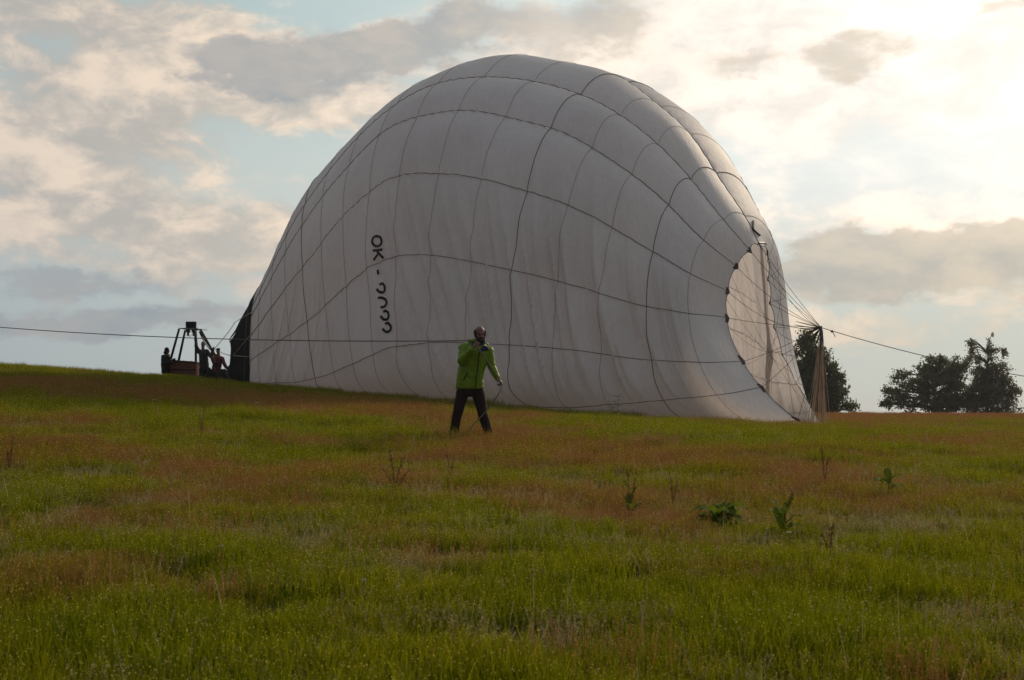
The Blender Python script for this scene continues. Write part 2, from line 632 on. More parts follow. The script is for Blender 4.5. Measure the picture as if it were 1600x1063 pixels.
def envelope(r, g):
    """r: row 0 (crown ring) .. 16 (mouth); g: gore coordinate 0..18"""
    r = np.asarray(r, float); g = np.asarray(g, float)
    r, g = np.broadcast_arrays(r, g)
    shp = r.shape
    r = r.ravel(); g = g.ravel() % NG_
    gi = np.floor(g).astype(int); u = g - gi
    drift = np.clip((r - 5) / 5, -1, 1.6)
    A = ANG[gi] * (1 - u) + ANG[gi + 1] * u
    Dr = DRF[gi] * (1 - u) + DRF[gi + 1] * u
    th = np.radians(A + Dr * drift)
    th = (th + PI) % (2 * PI) - PI
    # scalloped crown ring
    re = r + np.where(r < 1, np.where(g < 8.5, .035, .13) * np.sin(PI * u) ** 0.8 * (1 - r), 0)
    I = lambda k: smi(re, KN, PAR[k])
    s, wn, wf, ht, zf, ti, bow = [I(k) for k in KEYS]
    st, ct = np.sin(th), np.cos(th)
    w = np.where(st >= 0, wn, wf)
    C = KP[None] - AX[None] * s[:, None]
    gr = ground0(C[:, 0], C[:, 1])
    H = ht - gr
    zc = gr + zf * H
    ex = np.where(ct > 0, np.where(st < 0, 2.1 + .55 * np.clip((7 - r) / 4, 0, 1), EXU), EXD)
    ex = np.where((ct <= 0) & (r < 4), 2.2 + (EXD - 2.2) * np.clip(r / 4, 0, 1) ** 1.3, ex)
    rr = (np.abs(st) ** ex + np.abs(ct) ** ex) ** (-1 / ex)
    lat = w * st * rr
    v = np.where(ct > 0, (ht - zc) * ct * rr, (zc - gr) * ct * rr)
    hgt = np.clip((zc + v - gr) / np.maximum(H, .1), 0, 1)
    # gores belly out between the tapes, most where the cloth is still full
    full = np.clip((hgt - 0.22) / 0.5, 0, 1)
    endf = np.clip(r / 2.5, 0.03, 1) * np.clip((16 - r) / 4, 0, 1)
    lobe = np.clip(1 - np.abs(((g + 9) % 18) - 9 + .2) / 1.7, 0, 1) ** .6
    pf = 0.035 + (0.055 + .24 * lobe) * full ** 1.5 * np.clip((9.5 - r) / 5, 0.12, 1)
    puff = pf * (np.sin(PI * u) ** 0.75 - 0.6) * endf
    # slack cloth hangs in pleats below
    sl = np.clip((0.80 - hgt) / 0.5, 0, 1)
    q = s * (1.0) + (0.28 + 0.02 * s) * (1 - hgt) * H * np.clip((15 - s) / 8, -1.2, 1) + 0.12 * np.sin(g * 0.9 + s * .3)
    def pleat(x, k):
        f = x * k
        i = np.floor(f); t = f - i
        j = 0.3 + 0.4 * hash01(i, k)
        tt = np.where(t < j, t / j, (1 - t) / (1 - j))
        return (tt ** 1.6) * (0.3 + 0.9 * hash01(i + 11, k))
    zt = hgt * H
    pl = pleat(q + .10 * np.sin(zt * .5 + s), 0.75) * 0.25 + pleat(q + 3.3 + .06 * zt, 1.7) * 0.16 + pleat(q * 1.1 + 7 + .1 * zt, 3.9) * 0.07
    pl = (pl - 0.13) * 1.05 * (sl ** 1.3) * (0.35 + 0.65 * endf)
    puck = 0.022 * np.sin(s * 15.0 + 6 * hash01(gi)) * (np.exp(-u / .09) + np.exp(-(1 - u) / .09)) * np.clip(r / 1.5, 0, 1) * np.clip((16 - r) / 3, 0, 1)
    low = 0.10 * np.sin(s * 1.7 + zt * .6) * np.sin(g * 2.1) * np.clip((13 - r) / 4, .3, 1) * endf
    off = (puff + pl + low * .5 + puck) * np.where(hgt < .02, 0, 1)
    lat = lat + off * np.sign(st) * np.abs(st) ** .8
    z = zc + v + off * np.clip(ct, 0, 1)
    sh = ti * (z - zc) + bow * (lat / np.clip(w, .5, None)) ** 2
    # end faces bulge along the axis too
    endn = np.clip(1 - r / 3.0, 0, 1)
    sh = sh - off * endn * .25 - 0.85 * np.clip(1 - hgt / .55, 0, 1) ** 1.6 * np.clip(1 - r / 3, 0, 1) ** .7
    S = s + sh
    P = KP[None] - AX[None] * S[:, None] + NN[None] * lat[:, None]
    gl = ground(P[:, 0], P[:, 1]) + 0.03
    k = np.clip(1 - (z - gr) / (0.5 * H + .1), 0, 1) ** 1.5
    z = z + k * (gl - gr)
    z = np.maximum(z, gl)
    return np.concatenate([P, z[:, None]], -1).reshape(*shp, 3)


def env_normal(r, g, glo, ghi):
    e = 0.03
    g0 = np.clip(g - e, glo, ghi); g1 = np.clip(g + e, glo, ghi)
    r0 = np.clip(r - e, 0, NR_); r1 = np.clip(r + e, 0, NR_)
    dr = envelope(r1, g) - envelope(r0, g)
    dg = envelope(r, g1) - envelope(r, g0)
    n = np.cross(dr, dg)
    return n / (np.linalg.norm(n, axis=-1, keepdims=True) + 1e-9)


def out_of(P, r):
    s = smi(r, KN, PAR['s'])
    C = KP[None] - AX[None] * s[:, None]
    c = np.concatenate([C, (ground0(C[:, 0], C[:, 1]) + .42 * (smi(r, KN, PAR['ht']) - ground0(C[:, 0], C[:, 1])))[:, None]], 1)
    v = P - c
    return v / np.linalg.norm(v, axis=1, keepdims=True)


env_base = np.array([*(MP + KP) / 2, float(ground(*((MP + KP) / 2)))])
ENV = empty('balloon_envelope', env_base,
            'half inflated greyish white hot air balloon lying on its side with open crown ring', 'hot air balloon')


def build_envelope():
    nu, nv = 12, 22
    Fc = [(i * (nu + 1) + j, i * (nu + 1) + j + 1, (i + 1) * (nu + 1) + j + 1, (i + 1) * (nu + 1) + j) for i in range(nv) for j in range(nu)]
    for gI in range(NG_):
        for rI in range(NR_):
            R, G = np.meshgrid(np.linspace(rI, rI + 1, nv + 1), np.linspace(gI, gI + 1, nu + 1), indexing='ij')
            G = np.clip(G, gI + 1e-5, gI + 1 - 1e-5)
            P = envelope(R, G)
            N = env_normal(R, G, gI + 1e-5, gI + 1 - 1e-5)
            o = mesh_from('panel', P.reshape(-1, 3), Fc, FAB, ENV)
            # outward winding
            me = o.data
            f0 = me.polygons[len(Fc) // 2]
            idx = list(f0.vertices)
            if np.dot(np.array(f0.normal), N.reshape(-1, 3)[idx[0]]) < 0:
                N = -N
            me.normals_split_custom_set_from_vertices(N.reshape(-1, 3).tolist())
    for gI in range(NG_):
        r = np.linspace(0, NR_, 150)
        P = envelope(r, np.full_like(r, gI + 1e-4))
        N = env_normal(r, np.full_like(r, gI + .02), gI + .001, gI + .5)
        P = P + out_of(P, r) * .03
        MB().tube(P, 0.0125, 5).build('load_tape', TAPE, ENV)
    for rI in range(1, NR_):
        g = np.linspace(0, NG_, 18 * 12 + 1)
        P = envelope(np.full_like(g, rI), g)
        P = P + out_of(P, np.full_like(g, rI)) * .02
        bold = rI in (2, 5, 12)
        MB().tube(P, 0.0135 if bold else 0.0065, 5, cap=False).build('hoop_tape' if bold else 'seam', TAPE if bold else SEAM, ENV)
    g = np.linspace(0, NG_, 18 * 16 + 1)
    MB().tube(envelope(np.zeros_like(g), g), 0.014, 6, cap=False).build('crown_ring', TAPE, ENV)
    MB().tube(envelope(np.full_like(g, 16.), g), 0.03, 6, cap=False).build('mouth_ring', TAPE, ENV)
    # dark velcro tabs where each tape meets the ring
    for gI in range(NG_):
        g = np.linspace(gI - .13, gI + .13, 7)
        V = np.concatenate([envelope(np.full_like(g, 0.0), g), envelope(np.full_like(g, .05), g) ])
        c = envelope(0., float(gI)); cc = envelope(.6, float(gI)); dirn = norm(c - cc)
        V[:7] += dirn * np.linspace(0, PI, 7).clip(0, PI).reshape(-1, 1) * 0 + dirn * (0.11 * np.sin(np.linspace(0.25, PI - .25, 7)))[:, None]
        V = np.concatenate([V, V + np.array([-.02, -.035, .0])])
        Fq = []
        for j in range(6):
            Fq += [(j, j + 1, 8 + j, 7 + j), (14 + j, 21 + j, 22 + j, 15 + j), (j, 14 + j, 15 + j, j + 1), (7 + j, 8 + j, 22 + j, 21 + j)]
        mesh_from('tab', V, Fq, DARKTAB, ENV, smooth=False)
    # doubled cloth band inside the far wall
    g = np.linspace(8.2, 16.5, 110)
    cw = 2.12 + .15 * np.sin(g * .9) + .1 * np.clip((g - 9) / 3.5, 0, 1)
    w1, w2 = cw - .10 + .04 * np.sin(g * 3), cw + .12 + .05 * np.sin(g * 2.3 + 1)
    A_, B_ = envelope(w1, g), envelope(w2, g)
    cen = envelope(np.full(1, 2.), np.array([3.]))[0]
    inn = np.array([NN[0], NN[1], 0]) * .05
    V = np.concatenate([A_ + inn, B_ + inn])
    n = len(g)
    mesh_from('reinforcing_band', V, [(j, j + 1, n + j + 1, n + j) for j in range(n - 1)], SEAM_BAND, ENV)


SEAM_BAND = simple_mat('doubled_cloth', (0.55, 0.49, 0.45), 0.7, trans=0.3)
build_envelope()


def surf_frame(px, py):
    """find (r, g) on the near skin whose picture lies nearest photo pixel"""
    best = None
    R, G = np.meshgrid(np.linspace(0, 16, 161), np.linspace(-2, 8, 201), indexing='ij')
    P = proj(envelope(R, G))
    d = ((P - np.array([px, py])) ** 2).sum(-1)
    # near side only
    dist = envelope(R, G)[..., 1]
    d = d + np.where(d < 400, dist * 0.5, 0)
    i = np.unravel_index(np.argmin(d), d.shape)
    return R[i], G[i]


GLY = {
    'O': [[(.5 + .42 * math.cos(a), .5 + .5 * math.sin(a)) for a in np.linspace(0, 2 * PI, 21)]],
    'K': [[(.08, 0), (.08, 1)], [(.85, 1), (.12, .42)], [(.32, .58), (.9, 0)]],
    '-': [[(.1, .45), (.9, .45)]],
    '2': [[(.16, .56), (.07, .74), (.14, .88), (.3, .98), (.5, 1.0), (.72, .96), (.88, .82), (.9, .68), (.84, .50), (.66, .36), (.50, .26)]],
    '0': [[(.10, .26), (.05, .40), (.06, .6), (.16, .86), (.34, .98), (.5, 1.0), (.68, .97), (.84, .86), (.94, .62), (.94, .4)]],
    'V': [[(.05, 1), (.5, 0), (.95, 1)]],
}


def strokes_on(P0, down, up, width, height, ch, nrm_fn, name='letter'):
    """letter whose baseline runs along `down` and whose top points along `up`, draped on the cloth"""
    mb = MB()
    for st in GLY[ch]:
        pts = []
        for a, b in zip(st[:-1], st[1:]):
            for f in np.linspace(0, 1, 5)[:-1]:
                pts.append((a[0] + (b[0] - a[0]) * f, a[1] + (b[1] - a[1]) * f))
        pts.append(st[-1])
        Q = []
        for (x, y) in pts:
            q = nrm_fn(P0[0] + down[0] * x * width + up[0] * y * height, P0[1] + down[1] * x * width + up[1] * y * height)
            Q.append(q)
        Q = np.array(Q)
        T = np.gradient(Q, axis=0)
        hw = height * LETTER_SCALE * 0.12
        base = len(mb.V)
        view = np.array([NN[0], NN[1], 0.1])
        for i in range(len(Q)):
            t = norm(T[i]); side = norm(np.cross(t, view)) * hw
            mb.V += [Q[i] - side, Q[i] + side]
        for i in range(len(Q) - 1):
            a = base + 2 * i
            mb.F.append((a, a + 1, a + 3, a + 2))
    return mb.build(name, BLACK, ENV, smooth=False)


def build_letters():
    global LETTER_SCALE
    R, G = np.meshgrid(np.linspace(6.5, 11.5, 101), np.linspace(0, 6, 201), indexing='ij')
    PW = envelope(R, G)
    PP = proj(PW)

    def lookup(px, py):
        d = ((PP - np.array([px, py])) ** 2).sum(-1)
        idx = np.argsort(d.ravel())[:6]
        w = 1 / (d.ravel()[idx] + .5)
        q = (PW.reshape(-1, 3)[idx] * w[:, None]).sum(0) / w.sum()
        return q + np.array([NN[0], NN[1], 0.12]) * 0.05
    LETTER_SCALE = 50 / FPX * 1.08
    # base line of the column runs down the cloth; letter tops face right
    chars = [('O', 581.5, 369, 19, 15), ('K', 583.5, 391, 18, 15), ('-', 587.5, 421, 10, 8), ('2', 584.5, 444, 17, 17), ('0', 587, 466, 17, 17), ('2', 590.5, 486.5, 17, 17), ('2', 593.5, 505.5, 17, 17)]
    for ch, px, py, w, h in chars:
        tiltx = 0.11
        hh = h
        LETTER_SCALE = 57 / FPX * (15 / hh)
        strokes_on((px, py), (tiltx, 1.0), (1.0, -0.12), w, hh, ch, lookup)


build_letters()


def build_far_letters():
    """registration on the far shoulder beside the crown ring"""
    R, G = np.meshgrid(np.linspace(0.1, 2.6, 121), np.linspace(15.5, 18.4, 181), indexing='ij')
    PW = envelope(R, G); PP = proj(PW)

    def lookup(px, py):
        d = ((PP - np.array([px, py])) ** 2).sum(-1)
        i = np.unravel_index(np.argmin(d), d.shape)
        return PW[i] + np.array([-.05, -.1, .05])
    for st in ([(1179, 348), (1178, 361), (1189, 371)], [(1190, 386), (1198, 386)], [(1195, 395), (1194, 402)], [(1199, 413), (1200, 417)], [(1201, 424), (1203, 431), (1200, 434)]):
        pts = []
        for a, b in zip(st[:-1], st[1:]):
            for f in np.linspace(0, 1, 5):
                pts.append(lookup(a[0] + (b[0] - a[0]) * f, a[1] + (b[1] - a[1]) * f))
        MB().tube(pts, 0.035, 4).build('letter_stroke', BLACK, ENV, smooth=False)


build_far_letters()


def build_scoop():
    sc = empty('scoop_skirt', at(380, 596, 62.5), 'black heat proof skirt at the mouth of the white envelope, facing the basket', 'balloon skirt')
    g = np.linspace(0, NG_, 18 * 6 + 1)
    P0 = envelope(np.full_like(g, 16.), g)
    c = P0.mean(0)
    nring = 9
    rows = []
    for k in range(nring):
        f = k / (nring - 1)
        P = P0.copy()
        ang = g
        pinch = 0.16 * np.abs(np.sin(PI * g / 3.0)) ** .7 * f          # hem gathers between the wire points
        sag = 1.0 - 0.10 * f
        P[:, :2] = c[:2] + (P0[:, :2] - c[:2]) * (1 - .25 * f)
        P[:, :2] -= AX * (1.35 * f - pinch)[:, None]
        zt = P0[:, 2].max(); zb = P0[:, 2].min()
        rel = (P0[:, 2] - zb) / (zt - zb)
        P[:, 2] = P0[:, 2] - rel * f * (1.35) + .04 * np.sin(g * 5 + f * 6) * f
        gl = ground(P[:, 0], P[:, 1]) + .03
        P[:, 2] = np.maximum(P[:, 2], gl)
        rows.append(P)
    lead = []
    for rq in (15.62, 15.8, 15.99):
        Q = envelope(np.full_like(g, rq), g)
        lead.append(Q + out_of(Q, np.full_like(g, rq)) * .05)
    rows = lead + rows; nring = len(rows)
    V = np.concatenate(rows); n = len(g)
    mesh_from('skirt_cloth', V, [(k * n + j, k * n + j + 1, (k + 1) * n + j + 1, (k + 1) * n + j) for k in range(nring - 1) for j in range(n - 1)], SCOOP, sc)
    MB().tube(rows[-1], 0.02, 5, cap=False).build('hem', TAPE, sc)
    return sc, rows[-1]


SCO, HEM = build_scoop()

# loose black cloth between the skirt and the basket
def heap():
    mb = MB()
    c0 = at(356, 596, 62.9)
    nx, ny = 46, 26
    V = []
    for j in range(ny):
        for i in range(nx):
            u, v = i / (nx - 1) * 2 - 1, j / (ny - 1) * 2 - 1
            x, y = c0[0] + u * 1.25, c0[1] + v * 0.6
            r = math.hypot(u, v)
            h = max(0, 1 - r * r) ** .6 * (0.60 + .55 * mnoise.noise(Vector((x * 1.9, y * 1.9, 3))) + .45 * abs(mnoise.noise(Vector((x * 4, y * 4, 1)))))
            h *= 1.25
            V.append((x, y, float(ground(x, y)) + h - .02 * (r > .97)))
    Fq = [(j * nx + i, j * nx + i + 1, (j + 1) * nx + i + 1, (j + 1) * nx + i) for j in range(ny - 1) for i in range(nx - 1)]
    o = mesh_from('cloth_heap', V, Fq, SCOOP)
    tag(o, 'crumpled heap of black cloth on the grass beside the basket', 'cloth')


heap()

# ------------------------------------------------------------------ crown rigging
KNOT = np.array([10.62, 48.9, 0.0]); KNOT[2] = at(1283, 512, 48.9)[2]
KNOT[0] = at(1283, 512, 48.9)[0]


def sagline(a, b, sag, n=14):
    t = np.linspace(0, 1, n)[:, None]
    p = np.asarray(a) * (1 - t) + np.asarray(b) * t
    p[:, 2] -= sag * 4 * (t * (1 - t))[:, 0]
    return p


def build_rigging():
    rg = empty('crown_rigging', [KNOT[0], KNOT[1], float(ground(KNOT[0], KNOT[1]))],
               'bundle of tan cords hanging to the grass from one knot beside the open crown', 'rigging')
    for gI in range(NG_):
        p = envelope(0., float(gI))
        s = 0.05 + .5 * hash01(gI, 3)
        MB().tube(sagline(p, KNOT, s * (1.0 if gI % 3 else .2), 18), 0.0085, 4).build('crown_cord', CORDD, rg)
    # second layer of vent cords between ring and cloth
    for i in range(8):
        a = envelope(0., 0.5 + i * .9); b = envelope(0.7, 9.2 + i * 1.05)
        MB().tube(sagline(a, b, .25 + .3 * hash01(i, 8), 16), 0.006, 4).build('vent_cord', CORDD, rg)
    rr = random.Random(4)
    for i in range(38):
        ang = rr.uniform(0, 2 * PI); rad = abs(rr.gauss(0, .20)) + .02
        end = KNOT + np.array([math.cos(ang) * rad + .0 + (-.35 if i % 5 == 0 else 0) * rr.random(), math.sin(ang) * rad, 0])
        if i % 4 == 0:
            end[0] -= rr.uniform(.1, .5)
        end[2] = float(ground(end[0], end[1])) + .02
        m1 = KNOT + np.array([math.cos(ang) * .035, math.sin(ang) * .035, -.5])
        t = np.linspace(0, 1, 14)[:, None]
        P = KNOT * (1 - t) ** 2 + 2 * m1 * t * (1 - t) + end * t ** 2
        P[1:, 0] += np.cumsum([rr.gauss(0, .006) for _ in range(13)])
        tail = P[-1] + np.array([rr.uniform(-.5, .2), rr.uniform(-.4, .4), 0]); tail[2] = float(ground(tail[0], tail[1])) + .04
        P = np.concatenate([P, tail[None]])
        MB().tube(P, rr.choice([.005, .007, .010]), 4).build('hanging_cord', CORD, rg)
    MB().tube([KNOT + [0, 0, .05], KNOT + [.01, 0, -.35], KNOT + [.02, 0, -.8]], [.04, .055, .025], 8).build('bundle_sleeve', TAPE, rg)
    MB().tube([KNOT + [.05, 0, -.1], KNOT + [.10, 0, -1.0], KNOT + [.13, 0, -2.9]], .012, 6).build('thick_cord', SEAM, rg)
    # frayed cord ends fanned towards the envelope
    for i in range(9):
        a = math.radians(165 + i * 11)
        e = KNOT + np.array([math.cos(a) * rr.uniform(.5, .95), rr.uniform(-.2, .2), math.sin(a) * rr.uniform(.5, .9)])
        if i < 3:
            e[2] = KNOT[2] + .10 * (3 - i) - .1
            e[0] = KNOT[0] - .9
        MB().tube(sagline(KNOT, e, .03 * (i % 3), 6), [.016, .02, .02, .018, .014, .008], 5).build('cord_end', CORDD, rg)
    # hauling line out to the right
    e0 = at(1600, 588, 45.6)
    dv = e0 - KNOT
    far = KNOT + dv * 1.62
    far[2] = float(ground(far[0], far[1])) + .3
    ln = MB().tube(np.concatenate([sagline(KNOT, e0, .12, 16), sagline(e0, far, .03, 6)[1:]]), .013, 5).build('crown_line', ROPE)
    tag(ln, 'taut crown line running from the knot of cords away past the far trees', 'rope')
    MB().ell(at(1300, 518, 48.6), (.05, .05, .04)).build('knot', CORDD, rg)
    MB().tube([at(1300, 518, 48.6), at(1303, 522, 48.6), at(1305, 527, 48.6)], .012, 4).build('cord_end', CORDD, rg)


build_rigging()
# ------------------------------------------------------------------ basket, burner
WICK = None


def wicker_mat():
    m, g, out = new_mat('wicker')
    nt = m.node_tree
    tc = nt.nodes.new('ShaderNodeTexCoord')
    n = g.noise(tc.outputs['Object'], 9, 4, 0.6)
    p = nt.nodes.new('ShaderNodeBsdfPrincipled')
    p.inputs['Roughness'].default_value = 0.7
    g.put(p.inputs['Base Color'], g.mix(n, (0.16, 0.060, 0.030), (0.34, 0.14, 0.07)))
    nt.links.new(p.outputs[0], out.inputs[0])
    return m


WICK = wicker_mat()
LEATHER = simple_mat('dark_leather', (0.035, 0.022, 0.018), 0.6, nscale=5)
SLEEVE = simple_mat('padded_upright_sleeve', (0.020, 0.022, 0.026), 0.75, nscale=6)
STEEL = simple_mat('burner_steel', (0.16, 0.16, 0.16), 0.4, metal=0.8, nscale=10)
BLD = 65.6                                        # basket distance


def build_basket():
    c = at(291, 597, BLD)
    gz = float(ground(c[0], c[1]))
    bk = empty('balloon_basket', [c[0], c[1], gz], 'brown wicker basket with leaning padded uprights and burner, standing on the crest', 'basket')
    zt = at(291, 566.0, BLD)[2]
    rot = math.radians(-16)
    Rm = np.array([[math.cos(rot), -math.sin(rot), 0], [math.sin(rot), math.cos(rot), 0], [0, 0, 1]])
    hx, hy = 0.72, 0.58
    c0 = np.array([c[0], c[1], 0])
    cc = c0 + [0.05, 0, 0]

    def pt(a, b, z, grow=0.0):
        return cc + Rm @ np.array([a * (hx + grow), b * (hy + grow), 0]) + np.array([0, 0, z])
    tiltz = lambda a: -0.05 * a
    # woven walls: horizontal canes weaving over stakes
    n = 15
    ring = []
    per = []
    for (a0, b0, a1, b1) in ((-1, -1, 1, -1), (1, -1, 1, 1), (1, 1, -1, 1), (-1, 1, -1, -1)):
        for t in np.linspace(0, 1, 15)[:-1]:
            per.append((a0 + (a1 - a0) * t, b0 + (b1 - b0) * t))
    zz = np.linspace(gz + 0.04, zt - .03, 15)
    wall = MB()
    for iz, z in enumerate(zz):
        P = [pt(a, b, z + tiltz(a) * (iz / 14), .022 * (1 if (k + iz) % 2 else -1)) for k, (a, b) in enumerate(per)]
        P.append(P[0])
        wall.tube(P, 0.036, 5, cap=False)
    w = wall.build('woven_wall', WICK, bk)
    lin_ = MB()
    for (a0, b0, a1, b1) in ((-1, -1, 1, -1), (1, -1, 1, 1), (1, 1, -1, 1), (-1, 1, -1, -1)):
        p, q = pt(a0, b0, 0, -.03), pt(a1, b1, 0, -.03)
        b_ = len(lin_.V)
        for P_, a_ in ((p, a0), (q, a1)):
            for z in (gz + .02, zt - .04 + tiltz(a_)):
                lin_.V.append(np.array([P_[0], P_[1], z]))
        lin_.F.append((b_, b_ + 2, b_ + 3, b_ + 1))
    lin_.build('lining', LEATHER, bk, smooth=False)
    P = [pt(a, b, zt + tiltz(a) + .012 * math.sin(k * 1.7)) for k, (a, b) in enumerate(per)]
    P.append(P[0])
    MB().tube(P, 0.05, 8, cap=False).build('padded_rim', LEATHER, bk)
    MB().box(cc + np.array([0, 0, gz + .03]), (2 * hx, 2 * hy, .05), Rm).build('floor_board', LEATHER, bk, smooth=False)
    for zf in (.32, .66):
        P = [pt(a, b, gz + (zt - gz) * zf, .065) for a, b in per]; P.append(P[0])
        MB().tube(P, 0.014, 5, cap=False).build('strap', SLEEVE, bk)
    # uprights
    tops = [((268, 557), (280, 514), -.35), ((279.5, 562), (289.5, 516), .35), ((306, 566), (306, 516), .35), ((334, 552), (313, 514.5), -.3)]
    for (b, t, off) in tops:
        p0, p1 = at(*b, BLD + off), at(*t, BLD + off * .8)
        p0 = p0 + (p0 - p1) * .1
        u = MB().tube([p0, p0 * .5 + p1 * .5, p1], [.058, .056, .05], 8).build('upright', SLEEVE, bk)
    fr = [at(280, 513, BLD - .3), at(313, 515, BLD - .3), at(313, 516, BLD + .3), at(289, 514.5, BLD + .3)]
    MB().tube(fr + [fr[0]], .022, 6, cap=False).build('burner_frame', STEEL, bk)
    MB().tube([at(311, 515, BLD - .3), at(323, 516, BLD - .5)], .014, 5).build('blast_valve_lever', STEEL, bk)
    bc = at(298.5, 512, BLD)
    bu = empty('burner', bc, None, None); bu.parent = bk; bu.location = bc - np.array(wloc(bk))
    can = MB()
    for off in (-.115, .115):
        for R_ in (.135,):
            P = [bc + [off, 0, -.02], bc + [off, 0, .06], bc + [off, 0, .27]]
            can.tube(P, [R_ * .9, R_, R_], 14, cap=False)
    can.build('flame_can', SLEEVE, bu)
    coil = MB()
    for off in (-.13, .13):
        P = [bc + np.array([off + .10 * math.cos(a), .10 * math.sin(a), -.05 - a * .004]) for a in np.linspace(0, 14 * PI, 90)]
        coil.tube(P, .014, 4)
        coil.tube([bc + [off, 0, -.05], bc + [off, 0, -.30]], [.09, .05], 8)
        coil.box(bc + [off, 0, -.33], (.10, .10, .12))
        coil.tube([bc + [off, 0, -.36], bc + [off + .1, 0, -.42], bc + [off + .16, 0, -.33]], .013, 5)
    coil.build('coil_and_valves', STEEL, bu)
    MB().box(bc + [0, 0, -.045], (.62, .3, .05)).build('mounting_plate', STEEL, bu, smooth=False)
    # hoses bundled along the right upright
    for k in range(3):
        a, b = at(311 + k, 518, BLD - .35), at(331 + k * 2, 549, BLD - .45)
        m_ = (a + b) / 2 + [-.08 + .05 * k, 0, -.1]
        t = np.linspace(0, 1, 10)[:, None]
        MB().tube(a * (1 - t) ** 2 + 2 * m_ * t * (1 - t) + b * t ** 2, .022, 6).build('fuel_hose', SLEEVE, bk)
    # flying wires to the skirt and envelope
    for (b, d1) in (((366, 505), 63.2), ((367, 506), 63.6), ((364, 556), 63.3), ((366, 557), 63.6)):
        a = at(334 + (b[0] % 3), 545, BLD)
        MB().tube(sagline(a, at(b[0], b[1], d1), .06, 8), .010, 4).build('flying_wire', STEEL, bk)
    for s0, s1 in (((365, 505), (396, 486)), ((364, 556), (394, 520)), ((365, 556), (393, 558))):
        MB().tube([at(*s0, 60.9), at(*s1, 60.3)], .014, 4).build('skirt_wire', CORD, SCO)


build_basket()

# ------------------------------------------------------------------ people
def loft(mb, rings, n=24, ex=2.4):
    """rings: (centre xyz, half width, half depth)"""
    base = len(mb.V)
    for (c, a, b) in rings:
        for k in range(n):
            t = 2 * PI * k / n
            ct, st = math.cos(t), math.sin(t)
            r = (abs(ct) ** ex + abs(st) ** ex) ** (-1 / ex)
            mb.V.append(np.asarray(c, float) + np.array([a * ct * r, b * st * r, 0]))
    m = len(rings)
    for i in range(m - 1):
        for k in range(n):
            a, b = base + i * n + k, base + i * n + (k + 1) % n
            mb.F.append((a, b, b + n, a + n))
    mb.F.append(tuple(base + k for k in range(n))[::-1])
    mb.F.append(tuple(base + (m - 1) * n + k for k in range(n)))


def hand(mb, wrist, dirv, palm_n, thumb_side, s=1.0, curl=1.0):
    """palm, four unequal curled fingers and a thumb leaving the side of the palm"""
    d = norm(dirv); n_ = norm(np.asarray(palm_n) - d * np.dot(palm_n, d)); sd = norm(np.cross(d, n_)) * thumb_side
    w = np.asarray(wrist, float)
    R = np.stack([norm(sd), n_, d], 1)
    pc = w + d * .05 * s
    mb.ell(pc, (.042 * s, .018 * s, .055 * s), R, 12, 10)
    for i, (off, ln) in enumerate(((.030, .92), (.010, 1.0), (-.010, .94), (-.028, .76))):
        p = w + d * .088 * s + sd * off * s
        ang = 0.35 * curl
        r = .0098 * s
        for k, sl in enumerate((.040, .028, .022)):
            ang += (0.75 if k else 0.55) * curl
            q = p + (d * math.cos(ang) + n_ * math.sin(ang)) * sl * ln * s
            mb.capsule(p, r, q, r * .92, 8)
            p = q; r *= .93
    p = w + d * .03 * s + sd * .036 * s
    q = p + (d * .6 + sd * .55 + n_ * .45) * .038 * s
    mb.capsule(p, .013 * s, q, .011 * s, 8)
    q2 = q + (d * .6 - sd * .3 + n_ * .6) * .032 * s
    mb.capsule(q, .011 * s, q2, .009 * s, 8)


SKIN = simple_mat('skin', (0.22, 0.105, 0.075), 0.55, nscale=8, var=0.12)
HAIR = simple_mat('dark_brown_hair', (0.020, 0.013, 0.010), 0.7, nscale=40, var=0.4)
GREYH = simple_mat('grey_hair', (0.16, 0.13, 0.12), 0.7, nscale=30, var=0.3)
EYEW = simple_mat('eye', (0.10, 0.09, 0.085), 0.3)
LIME = simple_mat('lime_green_shell_cloth', (0.16, 0.235, 0.004), 0.55, nscale=6, var=0.10)
NAVY = simple_mat('navy_collar_cloth', (0.018, 0.028, 0.065), 0.7, nscale=8)
TROUS = simple_mat('dark_brown_trousers', (0.024, 0.013, 0.009), 0.85, nscale=8, var=0.3)
BOOT = simple_mat('boot_leather', (0.020, 0.014, 0.011), 0.6)
WHITE = simple_mat('white_shoe', (0.7, 0.7, 0.68), 0.6)
MAROON = simple_mat('dark_red_brown_cloth', (0.10, 0.034, 0.030), 0.8, nscale=6)
CHAR = simple_mat('charcoal_cloth', (0.016, 0.014, 0.015), 0.85, nscale=6)
DUSK = simple_mat('dark_slate_cloth', (0.045, 0.036, 0.036), 0.85, nscale=6)
YEL = simple_mat('yellow_scarf', (0.45, 0.30, 0.04), 0.8)


